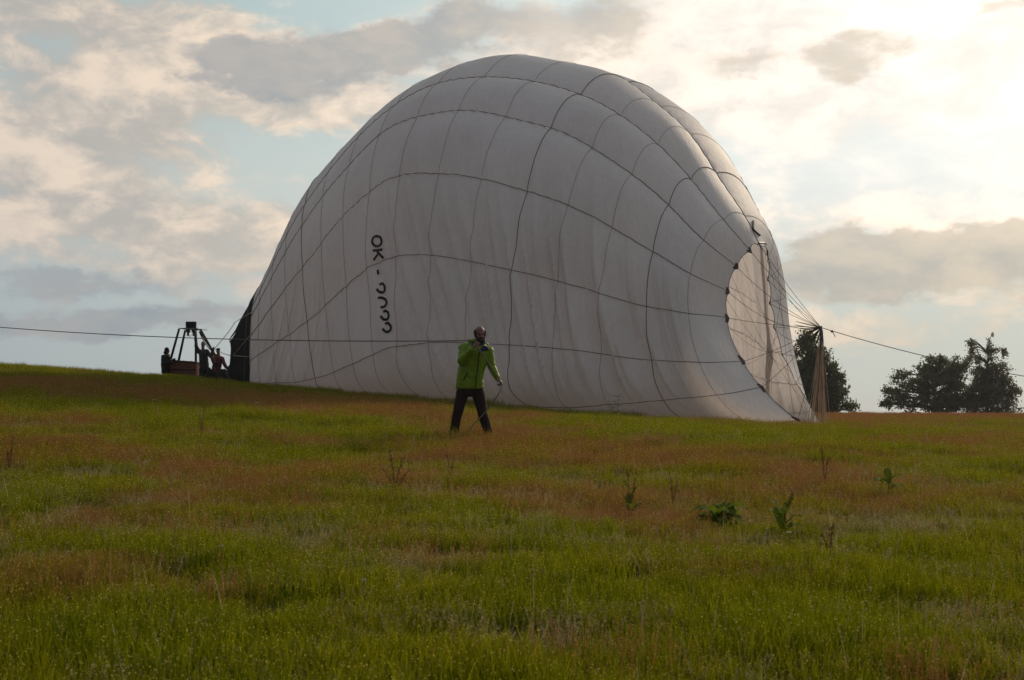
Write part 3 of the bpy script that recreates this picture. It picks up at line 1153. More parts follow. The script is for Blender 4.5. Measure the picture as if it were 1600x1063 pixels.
def head(mb, c, yaw=0.0, pitch=0.0, s=1.0):
    """face looks towards the camera at yaw 0"""
    cy, sy = math.cos(yaw), math.sin(yaw)
    Rz = np.array([[cy, -sy, 0], [sy, cy, 0], [0, 0, 1]])
    cx, sx = math.cos(pitch), math.sin(pitch)
    R = Rz @ np.array([[1, 0, 0], [0, cx, -sx], [0, sx, cx]])
    c = np.asarray(c, float)
    f = lambda x, y, z: c + R @ (np.array([x, y, z]) * s)
    e = lambda x, y, z, rad, nu=16, nv=12: mb.ell(f(x, y, z), tuple(q * s for q in rad), R, nu, nv)
    e(0, .012, .035, (.076, .098, .098), 24, 18)        # skull
    e(0, -.020, -.035, (.060, .070, .088), 20, 14)      # face
    e(0, -.050, -.098, (.030, .030, .024))              # chin
    e(0, -.082, .018, (.058, .016, .011))               # brow
    e(0, -.102, -.028, (.012, .020, .016))              # nose tip
    mb.capsule(f(0, -.090, .012), .008 * s, f(0, -.106, -.025), .011 * s, 8)
    e(.036, -.074, -.030, (.020, .016, .018)); e(-.036, -.074, -.030, (.020, .016, .018))
    e(0, -.088, -.064, (.025, .010, .006)); e(0, -.088, -.074, (.022, .010, .006))
    for sg in (-1, 1):
        e(sg * .079, .006, -.010, (.010, .020, .032))
    return f, R


def the_man():
    D0 = 23.0
    foot = on_ground(737, 680, 18, 30)
    base = at(737, 682, D0); base[2] = float(ground(base[0], base[1]))
    man = empty('person', base, 'balding bearded man in lime green jacket and dark trousers, legs apart, hauling a rope', 'person')
    A = lambda px, py, o=0.0: at(px, py, D0 + o)
    body = MB()
    hc = A(749.8, 523.2, -.06)
    f, R = head(body, hc, yaw=math.radians(14), pitch=math.radians(4), s=1.06)
    body.capsule(A(746.5, 540, 0), .062, A(748.5, 530, -.03), .056, 14)
    loft(body, [(A(734, 612), .16, .10), (A(736, 590), .15, .10), (A(742, 560), .18, .11), (A(745, 546), .18, .10), (A(746, 538), .09, .07)])
    Ls, Rs = A(725.5, 545), A(763.5, 549)
    Le, Re = A(721.5, 563.5, -.16), A(768.5, 573.5, -.02)
    Lw, Rw = A(738.5, 544.5, -.28), A(777.5, 592, -.12)
    for a, b, r0, r1 in ((Ls, Le, .052, .042), (Le, Lw, .042, .030), (Rs, Re, .052, .042), (Re, Rw, .042, .030)):
        body.capsule(a, r0, b, r1)
    Lk, Rk = A(715, 645, -.05), A(753.5, 645, -.02)
    La, Ra = A(709.5, 673), A(763, 676)
    Lh, Rh = A(724, 614), A(746, 614)
    for a, b, r0, r1 in ((Lh, Lk, .085, .055), (Lk, La, .055, .042), (Rh, Rk, .085, .055), (Rk, Ra, .055, .042)):
        body.capsule(a, r0, b, r1)
    hand(body, Lw + norm(A(741, 541, -.3) - Lw) * .01, A(744.5, 533, -.26) - Lw, np.array([.75, .3, -.1]), -1, 1.08, 1.15)
    hand(body, Rw, A(784, 598, -.18) - Rw, np.array([-.25, -.2, -.9]), -1, 1.08, 1.15)
    remesh_build(body, 'body', SKIN, man, .0075, 3)
    # jacket
    jk = MB()
    loft(jk, [(A(734.2, 607.5), .222, .150), (A(734.5, 604), .226, .158), (A(735, 592), .222, .158), (A(736.5, 578), .215, .152), (A(740, 565), .222, .155),
              (A(743, 553), .226, .152), (A(744.5, 546), .212, .138), (A(745.8, 540.5), .150, .110), (A(747, 537), .085, .085)], 28, 2.5)
    jk.capsule(Ls + [.01, 0, .01], .085, Le, .072)
    jk.capsule(Le, .074, Lw + (Le - Lw) * .12, .047)
    jk.capsule(Rs + [-.01, 0, 0], .082, Re, .066)
    jk.capsule(Re, .066, Rw + (Re - Rw) * .10, .043)
    jk.ell(A(724.5, 544), (.085, .085, .075)); jk.ell(A(764, 548.5), (.075, .08, .07))

    def folds(p):
        v = Vector((p[0] * 7, p[1] * 7, p[2] * 4))
        w = mnoise.noise(v) * .010 + (0.5 - abs(mnoise.noise(Vector((p[0] * 11 + p[2] * 9, p[1] * 8, p[2] * 10 - p[0] * 6))))) * .016
        return w
    remesh_build(jk, 'jacket', LIME, man, .011, 3, folds)
    # hood lying behind the neck, collar, zip, pocket
    hd = MB()
    hd.ell(A(735.5, 535.5, .06), (.062, .085, .066)); hd.ell(A(741, 532.8, .09), (.070, .06, .055)); hd.ell(A(731, 540, .02), (.055, .07, .05)); hd.ell(A(757, 539, .08), (.07, .06, .04))
    remesh_build(hd, 'hood', LIME, man, .010, 3, lambda p: mnoise.noise(Vector(p) * 14) * .012)
    co = MB()
    ring = []
    for t in np.linspace(-2.6, 2.6, 22):
        ring.append((math.sin(t) * .088, -math.cos(t) * .088))
    cb = A(748, 540, -.02)
    V = []
    for (x, y) in ring:
        V.append(cb + [x, y, -.035 - .02 * (y < 0)])
        V.append(cb + [x * 1.12, y * 1.12, .045 + .02 * (y > 0)])
    V = np.array(V)
    n = len(ring)
    Fc = [(2 * i, 2 * i + 2, 2 * i + 3, 2 * i + 1) for i in range(n - 1)]
    mesh_from('collar', np.concatenate([V, V * 1.0 + (V - cb) * .08]), Fc + [(a + 2 * n, b + 2 * n, c + 2 * n, d + 2 * n) for a, b, c, d in Fc], NAVY, man)
    lap = MB()
    lap.ell(A(757.5, 544.5, -.115), (.060, .030, .045)); lap.ell(A(762, 546.5, -.09), (.035, .03, .022)); lap.ell(A(752, 548, -.14), (.030, .02, .04)); lap.ell(A(739, 540, -.10), (.03, .03, .04))
    remesh_build(lap, 'collar_lining', NAVY, man, .008, 3)
    # zip follows the front of the torso
    P = []
    for i, py in enumerate(np.linspace(550, 606.5, 16)):
        px = 749.2 - (py - 550) * .115
        P.append(A(px, py, -.168 + .006 * math.sin(i)))
    MB().tube(P, .0075, 5).build('zip', CHAR, man)
    MB().tube([A(730.6, 581.5, -.165), A(727.5, 588, -.163), A(724.3, 594.5, -.155)], .0075, 5).build('pocket_zip', CHAR, man)
    # trousers
    tr = MB()
    loft(tr, [(A(734, 620), .165, .12), (A(734, 612), .200, .135), (A(734, 604), .195, .13)], 24)
    for h, k, a, w in ((A(723, 614), Lk, La, 1), (A(747, 614), Rk, Ra, 1)):
        tr.capsule(h, .108, k, .083); tr.capsule(k, .083, a, .074); tr.capsule(a, .076, a + [0, 0, -.03], .082)
    remesh_build(tr, 'trousers', TROUS, man, .012, 3,
                 lambda p: mnoise.noise(Vector((p[0] * 9, p[1] * 9, p[2] * 6))) * .012)
    for a, sgn in ((La, -1), (Ra, 1)):
        sh = MB()
        gz = float(ground(a[0], a[1]))
        sh.capsule([a[0], a[1] + .05, gz + .06], .048, [a[0] + .05 * sgn, a[1] - .15, gz + .045], .042)
        sh.capsule([a[0], a[1] + .03, gz + .06], .05, [a[0], a[1], gz + .15], .045)
        remesh_build(sh, 'boot', BOOT, man, .010, 2)
    # fringe of hair, beard, eyes
    hr = MB()
    for sg in (-1, 1):
        for k in range(7):
            a = k / 6
            hr.ell(f(sg * (.078 - .012 * a), -.015 + .10 * a, .030 + .012 * math.sin(a * 3)), (.016, .026, .042), R, 10, 8)
        hr.ell(f(sg * .076, -.030, .000), (.010, .014, .030), R, 10, 8)
    hr.ell(f(0, .098, .015), (.055, .025, .055), R)
    remesh_build(hr, 'hair', HAIR, man, .006, 2, lambda p: mnoise.noise(Vector(p) * 60) * .004)
    bd = MB()
    bd.ell(f(0, -.062, -.108), (.046, .036, .034), R)
    for sg in (-1, 1):
        bd.capsule(f(sg * .068, -.02, -.035), .014, f(sg * .045, -.062, -.090), .024, 10)
        bd.capsule(f(sg * .034, -.090, -.060), .009, f(0, -.104, -.050), .010, 8)
        bd.capsule(f(sg * .034, -.088, -.062), .009, f(sg * .028, -.082, -.095), .016, 8)
    remesh_build(bd, 'beard', HAIR, man, .006, 2, lambda p: mnoise.noise(Vector(p) * 60) * .004)
    for sg in (-1, 1):
        MB().ell(f(sg * .031, -.078, .000), (.013, .010, .008), R, 10, 8).build('eye', EYEW, man)
        MB().capsule(f(sg * .016, -.096, .018), .005, f(sg * .050, -.084, .021), .004, 6).build('eyebrow', HAIR, man)
    # the rope: from far left over his raised fist, across the chest to the low hand and down to the grass
    hl = A(744.5, 533.5, -.30); hr_ = A(784.2, 599.5, -.19)
    left = at(0, 511.5, 30.0); l2 = at(-420, 500, 37.0)
    l3 = np.array([l2[0] - 5, l2[1] + 3, 0.]); l3[2] = float(ground(l3[0], l3[1])) + .1
    P = [l3, *sagline(l2, left, .05, 8), *sagline(left, A(735, 532.5, -.22), .10, 28)[1:], hl, A(748, 546, -.33), A(752.5, 552, -.27), A(759, 561, -.25), A(767, 573, -.25), A(776, 586, -.24), hr_]
    g0 = A(727, 676, -.45); g0[2] = float(ground(g0[0], g0[1])) + .05
    C = [hr_, A(785.6, 601, -.22), A(781.5, 611, -.30), A(777, 619, -.34), A(770.5, 629, -.38), A(759, 643.5, -.42), A(745, 658, -.45), A(735, 669, -.45), g0]
    P += C[1:]
    tail = g0 + np.array([-1.3, .6, 0]); tail[2] = float(ground(tail[0], tail[1])) + .04
    P.append(tail)
    rp = MB().tube(np.array(P), .0095, 6).build('hauling_rope', ROPE)
    tag(rp, 'long taut rope from the left edge through the hands of the man in green', 'rope')


the_man()


def far_person(label, D0, headp, hipp, feet, sh, arms, jm, tm, hm, yaw, shoe, extra=None, lean=0.0):
    A = lambda p, o=0.0: at(p[0], p[1], D0 + o)
    fp = (A(feet[0]) + A(feet[1])) / 2
    base = [fp[0], fp[1], float(ground(fp[0], fp[1]))]
    pr = empty('person', base, label, 'person', 'crew at the basket')
    body = MB()
    f, R = head(body, A(headp), yaw=yaw, s=1.05)
    S0 = [A(sh[0], -.0), A(sh[1], .0)]
    sc_ = (S0[0] + S0[1]) / 2
    body.capsule(sc_, .085, A(headp) + [0, .02, -.06], .07)
    H = A(hipp)
    body.capsule(H, .12, sc_ - norm(sc_ - H) * .08, .13)
    jk = MB()
    tdir = norm(sc_ - H)
    jk.capsule(H - tdir * .10, .215, sc_ - tdir * .10, .205)
    jk.capsule(S0[0], .11, S0[1], .11)
    for (s_i, el, wr, o1, o2) in arms:
        e_, w_ = A(el, o1), A(wr, o2)
        body.capsule(S0[s_i], .05, e_, .04); body.capsule(e_, .04, w_, .03)
        hand(body, w_, w_ - e_, np.array([0, -1, -.2]), 1, 1.0, .9)
        jk.capsule(S0[s_i], .10, e_, .085); jk.capsule(e_, .085, w_, .06)
    tr = MB()
    tr.capsule(H + [-.07, 0, 0], .13, H + [.07, 0, 0], .13)
    for k, (fx, fy) in enumerate(feet):
        F0 = A((fx, fy), .1 * (k * 2 - 1)); F0[2] = float(ground(F0[0], F0[1])) + .10
        kn = (H + F0) / 2 + np.array([.05 if yaw > 0 else -.05, -.05, 0])
        hh = H + [(-.08, .08)[k], 0, -.03]
        body.capsule(hh, .08, kn, .055); body.capsule(kn, .055, F0, .04)
        tr.capsule(hh, .135, kn, .11); tr.capsule(kn, .11, F0, .09)
        sh_ = MB()
        sh_.capsule(F0 + [0, .05, -.05], .045, F0 + [.08 if yaw > 0 else -.02, -.13, -.06], .038)
        sh_.build('shoe', shoe, pr)
    remesh_build(body, 'body', SKIN, pr, .013, 2)
    nz = lambda p: mnoise.noise(Vector(p) * 7) * .02
    remesh_build(jk, 'jacket', jm, pr, .02, 2, nz)
    remesh_build(tr, 'trousers', tm, pr, .02, 2, nz)
    hr = MB()
    hr.ell(f(0, .03, .06), (.090, .10, .085), R); hr.ell(f(0, .07, .0), (.085, .06, .09), R)
    remesh_build(hr, 'hair', hm, pr, .012, 2)
    if extra:
        extra(pr, A, f, R)
    return pr


def hooded(pr, A, f, R):
    hd = MB()
    hd.ell(f(0, .03, .03), (.105, .115, .125), R); hd.ell(f(0, .06, -.09), (.12, .12, .10), R)
    remesh_build(hd, 'hood', CHAR, pr, .014, 2)
    MB().ell(A((264, 555.5), -.14), (.05, .05, .07)).build('scarf', YEL, pr)


def capped(pr, A, f, R):
    cp_ = MB()
    cp_.ell(f(0, .01, .085), (.095, .115, .06), R); cp_.ell(f(0, -.11, .07), (.06, .06, .012), R)
    remesh_build(cp_, 'cap', CHAR, pr, .012, 1)


far_person('crew member in dark hooded jacket leaning on the left end of the wicker basket', 65.2, (261.5, 548), (259, 576), [(257, 600), (263, 600)],
           [(255.5, 558), (262, 558.5)], [(0, (256, 568), (266, 566), -.2, -.2), (1, (267, 566), (272, 562), -.1, -.2)], CHAR, CHAR, HAIR, math.radians(75), BOOT, hooded)
far_person('bare headed crew member reaching one arm up to the burner frame', 64.2, (317, 538.5), (319, 573), [(315, 603), (324, 602)],
           [(311, 550), (324, 549.5)], [(0, (306.5, 542), (305.5, 525), -.1, .1), (1, (330, 558), (333, 546), -.2, -.2)], DUSK, CHAR, GREYH, math.radians(-15), BOOT)
far_person('stooping crew member in dark red jacket and white shoes holding the flying wires', 63.9, (341, 549), (338, 577), [(332, 604), (347, 604)],
           [(337, 557), (347, 561)], [(0, (334, 567), (331, 560), -.3, -.35), (1, (352, 572), (358, 578), -.2, -.3)], MAROON, CHAR, HAIR, math.radians(20), WHITE, capped)

# ------------------------------------------------------------------ trees beyond the ridge
def leaf_mat(name, c0, c1, tr=0.3):
    m, g, out = new_mat(name)
    nt = m.node_tree
    geo = nt.nodes.new('ShaderNodeNewGeometry')
    n = g.noise(geo.outputs['Position'], 1.3, 3, 0.6)
    col = g.mix(g.step(n, .35, .65), c0, c1)
    d = nt.nodes.new('ShaderNodeBsdfPrincipled')
    d.inputs['Roughness'].default_value = 0.75
    d.inputs['Specular IOR Level'].default_value = 0.1
    g.put(d.inputs['Base Color'], col)
    t = nt.nodes.new('ShaderNodeBsdfTranslucent')
    g.put(t.inputs[0], col)
    mx = nt.nodes.new('ShaderNodeMixShader')
    mx.inputs[0].default_value = tr
    nt.links.new(d.outputs[0], mx.inputs[1]); nt.links.new(t.outputs[0], mx.inputs[2])
    nt.links.new(mx.outputs[0], out.inputs[0])
    return m


LEAF1 = leaf_mat('broad_leaf_foliage', (0.085, 0.105, 0.045), (0.135, 0.145, 0.065), .5)
LEAF2 = leaf_mat('birch_foliage', (0.11, 0.115, 0.055), (0.17, 0.15, 0.075), .5)
BARK = simple_mat('bark', (0.055, 0.045, 0.038), 0.9, nscale=3)


def tree(label, D0, trunk_px, blobs, leafm, nclump, leaf, seed, droop=0.0):
    r = np.random.default_rng(seed)
    b0 = at(trunk_px, 640, D0); gz = float(ground(b0[0], b0[1]))
    tr = empty('tree', [b0[0], b0[1], gz], label, 'tree', 'trees beyond the ridge')
    px = D0 / FPX
    B = [(at(x, y, D0), rp * px) for x, y, rp in blobs]
    top = max(b[0][2] + b[1] * .3 for b in B)
    vol = np.array([b[1] ** 1.9 for b in B]); vol /= vol.sum()
    cl = []
    for i in range(nclump):
        b = B[r.choice(len(B), p=vol)]
        v = r.normal(size=3); v /= np.linalg.norm(v)
        k = r.uniform(.2, 1.0) ** .5
        cl.append((b[0] + v * b[1] * k * np.array([1, 1.1, 1]), r.uniform(.35, .75) * min(1.0, b[1] / 1.6 + .3)))
    tk = MB()
    base = np.array([b0[0], b0[1], gz - .2])
    n = 10
    sp = [base + (np.array([at(trunk_px, 600, D0)[0], b0[1], top - 2.6]) - base) * t + np.array([math.sin(t * 5 + seed) * .25 * t, math.cos(t * 4) * .2 * t, 0]) for t in np.linspace(0, 1, n)]
    tk.tube(sp, np.linspace(.34, .06, n), 8)
    spa = np.array(sp)
    for (c, rad) in cl:
        if r.random() < .75:
            low = spa[(spa[:, 2] < c[2] - .3)]
            if len(low) == 0: low = spa[:2]
            j = np.argmin(((low - c) ** 2).sum(1) + r.uniform(0, 4, len(low)))
            a = low[j]
            mid = (a + c) / 2 + np.array([0, 0, .35]) + r.normal(size=3) * .2
            t = np.linspace(0, 1, 6)[:, None]
            tk.tube(a * (1 - t) ** 2 + 2 * mid * t * (1 - t) + c * t ** 2, np.linspace(.09, .02, 6), 4, cap=False)
    tk.build('trunk', BARK, tr)
    P, N = [], []
    for (c, rad) in cl:
        m_ = int(75 * rad / .55)
        v = r.normal(size=(m_, 3)) * rad * .62
        v[:, 2] *= .7
        if droop:
            v[:, 2] -= np.abs(r.normal(size=m_)) * droop * .6; v[:, :2] *= .75
        P.append(c + v)
    P = np.concatenate(P)
    m_ = len(P)
    u = r.normal(size=(m_, 3)); u /= np.linalg.norm(u, axis=1)[:, None]
    w = np.cross(u, r.normal(size=(m_, 3))); w /= np.linalg.norm(w, axis=1)[:, None]
    s = leaf * r.uniform(.6, 1.3, (m_, 1))
    V = np.stack([P - u * s * .5, P + w * s * .32, P + u * s * .5, P - w * s * .32], 1).reshape(-1, 3)
    Fc = np.arange(m_ * 4).reshape(-1, 4)
    mesh_from('crown', V, Fc, leafm, tr, smooth=False)


tree('dark bushy tree half hidden behind the open end of the balloon', 150, 1268,
     [(1258, 560, 30), (1275, 585, 36), (1285, 612, 34), (1245, 600, 30), (1262, 532, 15), (1304, 628, 26), (1270, 635, 34), (1328, 632, 12), (1306, 590, 12), (1312, 606, 12), (1240, 640, 25), (1337, 622, 6)], LEAF1, 300, .30, 3)
tree('broad dark tree with low spreading left side in the far pair', 178, 1458,
     [(1462, 600, 34), (1440, 592, 26), (1414, 594, 17), (1398, 622, 18), (1482, 578, 22), (1462, 566, 15), (1500, 572, 17), (1440, 575, 10), (1425, 622, 26), (1500, 612, 28), (1478, 634, 30), (1382, 634, 8), (1510, 635, 22), (1385, 606, 7), (1418, 578, 8)], LEAF1, 300, .28, 5)
tree('taller birch like tree with two spiky tops at the right of the far pair', 176, 1543,
     [(1521, 522, 5), (1523, 536, 9), (1519, 552, 12), (1547, 522, 5), (1547, 536, 8), (1549, 553, 13), (1571, 549, 7), (1533, 574, 18), (1560, 578, 17), (1547, 604, 26), (1575, 604, 15), (1526, 612, 20), (1558, 632, 26), (1582, 630, 12), (1595, 606, 6), (1530, 638, 18), (1590, 640, 7)], LEAF2, 270, .24, 8, .5)

# ------------------------------------------------------------------ weeds standing out of the grass
DOCK = leaf_mat('dock_leaf', (0.07, 0.105, 0.008), (0.13, 0.17, 0.012), .55)
RUST = simple_mat('rust_seed_stalk', (0.26, 0.11, 0.04), 0.9, nscale=20, var=.4, trans=.3)
STEMG = simple_mat('green_stem', (0.045, 0.060, 0.015), 0.8)
PETAL = simple_mat('white_petal', (0.75, 0.72, 0.68), 0.6, trans=.3)


def leaf_blade(base, dirv, length, width, droop, r):
    d = norm([dirv[0], dirv[1], 0]); side = np.array([-d[1], d[0], 0])
    V, n = [], 8
    up = dirv[2]
    p = np.array(base, float)
    for i in range(n + 1):
        t = i / n
        w = width * (math.sin(PI * min(1, t * .92 + .08)) ** .7) * .5
        z = up * t * length - droop * t * t * length
        c = p + d * length * t * .9 + np.array([0, 0, z])
        wob = .02 * math.sin(t * 9 + r.random() * 3) * width * 5
        V += [c - side * w + [0, 0, w * .35 + wob], c, c + side * w + [0, 0, w * .35 - wob]]
    Fc = []
    for i in range(n):
        a = 3 * i
        Fc += [(a, a + 1, a + 4, a + 3), (a + 1, a + 2, a + 5, a + 4)]
    return V, Fc


def weed(name, label, cat, px, py, leaves=(), stalk=None, seed=1, group=None, D0=None):
    """leaves: (azimuth deg, elevation slope, length, width, droop, height on stem)"""
    r = random.Random(seed)
    b = on_ground(px, py) if D0 is None else at(px, py, D0)
    b[2] = float(ground(b[0], b[1]))
    e = empty(name, b, label, cat, group)
    for (az_, up, ln, wd, dr, hz) in leaves:
        k_ = 1.05 if len(leaves) == 12 else .72
        ln *= k_; up *= .8; wd *= 1.15; hz += .05 if len(leaves) == 12 else .02
        a = math.radians(az_)
        V, Fc = leaf_blade(b + [r.uniform(-.02, .02), 0, hz], (math.cos(a), math.sin(a), up), ln, wd, dr, r)
        mesh_from('leaf', V, Fc, DOCK, e)
    if stalk:
        for (h, leanx, nseed, mat_) in stalk:
            P = [b + [leanx * t * t, .03 * t, h * t] for t in np.linspace(0, 1, 8)]
            MB().tube(P, np.linspace(.008, .003, 8), 5).build('stem', STEMG if mat_ is DOCK else RUST, e)
            mb = MB()
            for i in range(nseed // 2):
                t = r.uniform(.4, 1.0)
                c = b + np.array([leanx * t * t, .03 * t, h * t]) + np.array([r.gauss(0, .016), r.gauss(0, .016), r.gauss(0, .01)]) * (1.6 - t)
                mb.box(c, (.008, .008, .011), np.array(Matrix.Rotation(r.random() * 3, 3, 'Y')))
            if nseed:
                tag(mb.build('seed_head', RUST, e, smooth=False), kind='stuff')
    return e


weed('dock_plant', 'broad leaved dock rosette, the widest clump of large leaves in the right foreground', 'weed', 1122, 838,
     [(a, u, l, w, .9, h) for a, u, l, w, h in ((170, 1.0, .30, .12, .03), (200, .8, .26, .11, .05), (150, 1.3, .26, .11, .08), (10, .9, .30, .12, .05), (330, .7, .34, .13, .06), (350, 1.4, .26, .12, .1), (80, 1.5, .22, .1, .1), (270, 1.0, .22, .12, .05), (300, 1.2, .24, .12, .1), (220, 1.4, .22, .1, .1), (120, 1.1, .24, .11, .06), (40, 1.1, .26, .12, .08))], seed=2)
weed('dock_plant', 'upright dock with few leaves and a rusty stalk, right of the wide rosette', 'weed', 1222, 856,
     [(175, 1.2, .22, .08, .9, .06), (10, 1.2, .24, .08, .7, .08), (100, 2.2, .20, .09, .6, .1), (200, 2.0, .20, .09, .8, .14), (340, 1.8, .20, .08, .8, .12), (30, 2.2, .17, .07, .5, .2), (160, 2.2, .17, .07, .6, .2)], [(.42, .10, 40, RUST)], 3)
weed('dock_plant', 'tall thin dock with leaves low on its stem, left of the wide rosette', 'weed', 985, 828,
     [(180, 1.8, .16, .07, .8, .05), (0, 2.0, .16, .07, .8, .1), (90, 2.4, .14, .06, .6, .15), (270, 2, .14, .07, .8, .12), (10, 2.4, .12, .05, .6, .24), (200, 2.4, .12, .05, .6, .3)], [(.50, -.02, 70, RUST), (.44, .05, 40, RUST)], 4)
weed('dock_plant', 'low dock with flat spreading leaves farther back on the right', 'weed', 1388, 792,
     [(175, .7, .30, .08, .5, .08), (5, .5, .34, .08, .5, .05), (160, 1.4, .24, .08, .7, .16), (20, 1.0, .28, .08, .7, .14), (90, 2, .2, .07, .5, .2), (340, 1.6, .22, .07, .7, .2), (200, 1.0, .26, .08, .6, .2)], [(.36, .04, 20, RUST)], 5)
weed('dock_plant', 'withered brown dock with branching stalks in the left half of the meadow', 'weed', 617, 786,
     [(175, .8, .22, .07, .8, .03), (10, .8, .2, .07, .8, .03), (200, 1.2, .2, .06, .9, .08)], [(.50, -.06, 90, RUST), (.42, .08, 70, RUST), (.36, -.16, 50, RUST), (.30, .14, 40, RUST)], 6)
weed('thistle_plant', 'tall leafy thistle leaning in front of the foot of the balloon', 'weed', 963, 662,
     [(a, 1.0, .20, .06, .7, h) for a, h in ((180, .1), (0, .15), (200, .25), (340, .3), (170, .4), (10, .45), (185, .55), (350, .6), (90, .5), (20, .7), (160, .72))], [(.85, .12, 30, DOCK), (.65, -.22, 20, DOCK)], 7)
STK = [(315, 697, .58, 110, 'rusty dock stalk alone in the grass left of the walking man'), (1289, 772, .50, 80, 'rusty dock stalk behind the low spreading dock'), (14, 752, .45, 90, 'rusty dock stalk at the left edge of the meadow'),
       (702, 765, .40, 60, 'rusty dock stalk below the legs of the man'), (1297, 892, .30, 60, 'short rusty dock stalk in front of the docks on the right'), (1052, 812, .42, 40, 'thin brown stalk just behind the wide dock rosette'),
       (985, 640, .5, 20, 'thin stalk touching the foot of the balloon')]
for i, (px, py, h, ns, lb) in enumerate(STK):
    weed('seed_stalk', lb, 'weed', px, py, [(180, 1.2, .12, .04, .8, .04), (0, 1.2, .12, .04, .8, .06)], [(h, .03 * (-1) ** i, ns, RUST), (h * .8, -.05 * (-1) ** i, ns // 2, RUST)], 20 + i, 'rusty stalks in the meadow')


def flower(px, py, h, s, lb, seed):
    r = random.Random(seed)
    b = on_ground(px, py)
    e = empty('white_flower', b, lb, 'flower', 'white flowers in the meadow')
    MB().tube([b, b + [.01, 0, h * .5], b + [.0, 0, h]], .003, 4).build('stem', STEMG, e)
    mb = MB()
    for i in range(14):
        a = i * 2.4
        q = math.sqrt(i / 14) * s
        mb.ell(b + [math.cos(a) * q, math.sin(a) * q, h + r.uniform(-.004, .008)], (s * .22, s * .22, s * .14), None, 6, 4)
    mb.build('blossom', PETAL, e)


for i, (px, py, s, lb) in enumerate([(241, 640, .05, 'white blossom on the brown strip nearest the left side'), (401, 645, .05, 'white blossom on the brown strip below the balloon mouth'), (471, 640, .045, 'white blossom on the brown strip right of the other two'),
                                    (1233, 872, .020, 'bright white blossom at the foot of the upright dock'), (568, 960, .014, 'small white blossom low in the grass left of centre'), (345, 893, .016, 'small white blossom in the green grass near the left'),
                                    (831, 722, .028, 'white blossom in the brown grass below and right of the man')]):
    flower(px, py, .16 if py > 700 else .22, s, lb, i)

# ------------------------------------------------------------------ the meadow grass
def grass_mat(name, kind):
    m, g, out = new_mat(name)
    nt = m.node_tree
    at_ = nt.nodes.new('ShaderNodeAttribute'); at_.attribute_name = 'col'
    ti = nt.nodes.new('ShaderNodeAttribute'); ti.attribute_name = 'tint'; ti.attribute_type = 'INSTANCER'
    geo = nt.nodes.new('ShaderNodeNewGeometry')
    n = g.noise(geo.outputs['Position'], 0.9, 4, 0.6)
    sepc = nt.nodes.new('ShaderNodeSeparateColor')
    g.put(sepc.inputs[0], at_.outputs['Color'])
    rnd, tpos = sepc.outputs[0], sepc.outputs[1]
    if kind == 'green':
        c = g.mix(rnd, (0.026, 0.072, 0.0005), (0.235, 0.250, 0.002))
        c = g.mix(g.mul(g.step(n, .40, .62), .65), c, (0.075, 0.140, 0.001))
        c = g.mix(g.mul(tpos, .35), c, (0.35, 0.28, 0.008))
        c = g.mix(g.mul(ti.outputs['Fac'], .60), c, (0.250, 0.140, 0.020))
        tr = .58
    elif kind == 'red':
        c = g.mix(rnd, (0.235, 0.095, 0.030), (0.400, 0.205, 0.065))
        c = g.mix(g.mul(g.step(n, .4, .6), .5), c, (0.28, 0.120, 0.042))
        tr = .45
    else:
        c = g.mix(rnd, (0.30, 0.23, 0.11), (0.46, 0.38, 0.22))
        tr = .5
    d = nt.nodes.new('ShaderNodeBsdfPrincipled')
    d.inputs['Roughness'].default_value = 0.6
    d.inputs['Specular IOR Level'].default_value = 0.03
    g.put(d.inputs['Base Color'], c)
    t = nt.nodes.new('ShaderNodeBsdfTranslucent')
    g.put(t.inputs[0], c)
    mx = nt.nodes.new('ShaderNodeMixShader')
    mx.inputs[0].default_value = tr
    nt.links.new(d.outputs[0], mx.inputs[1]); nt.links.new(t.outputs[0], mx.inputs[2])
    nt.links.new(mx.outputs[0], out.inputs[0])
    return m


GM = {k: grass_mat(k + '_grass', k) for k in ('green', 'red', 'seed')}
DEW_GLINT = simple_mat('dew_glint', (0.85, 0.74, 0.20), 0.6, spec=.05, trans=.5)  # sparkle of backlit dew painted as a matte yellow bead colour


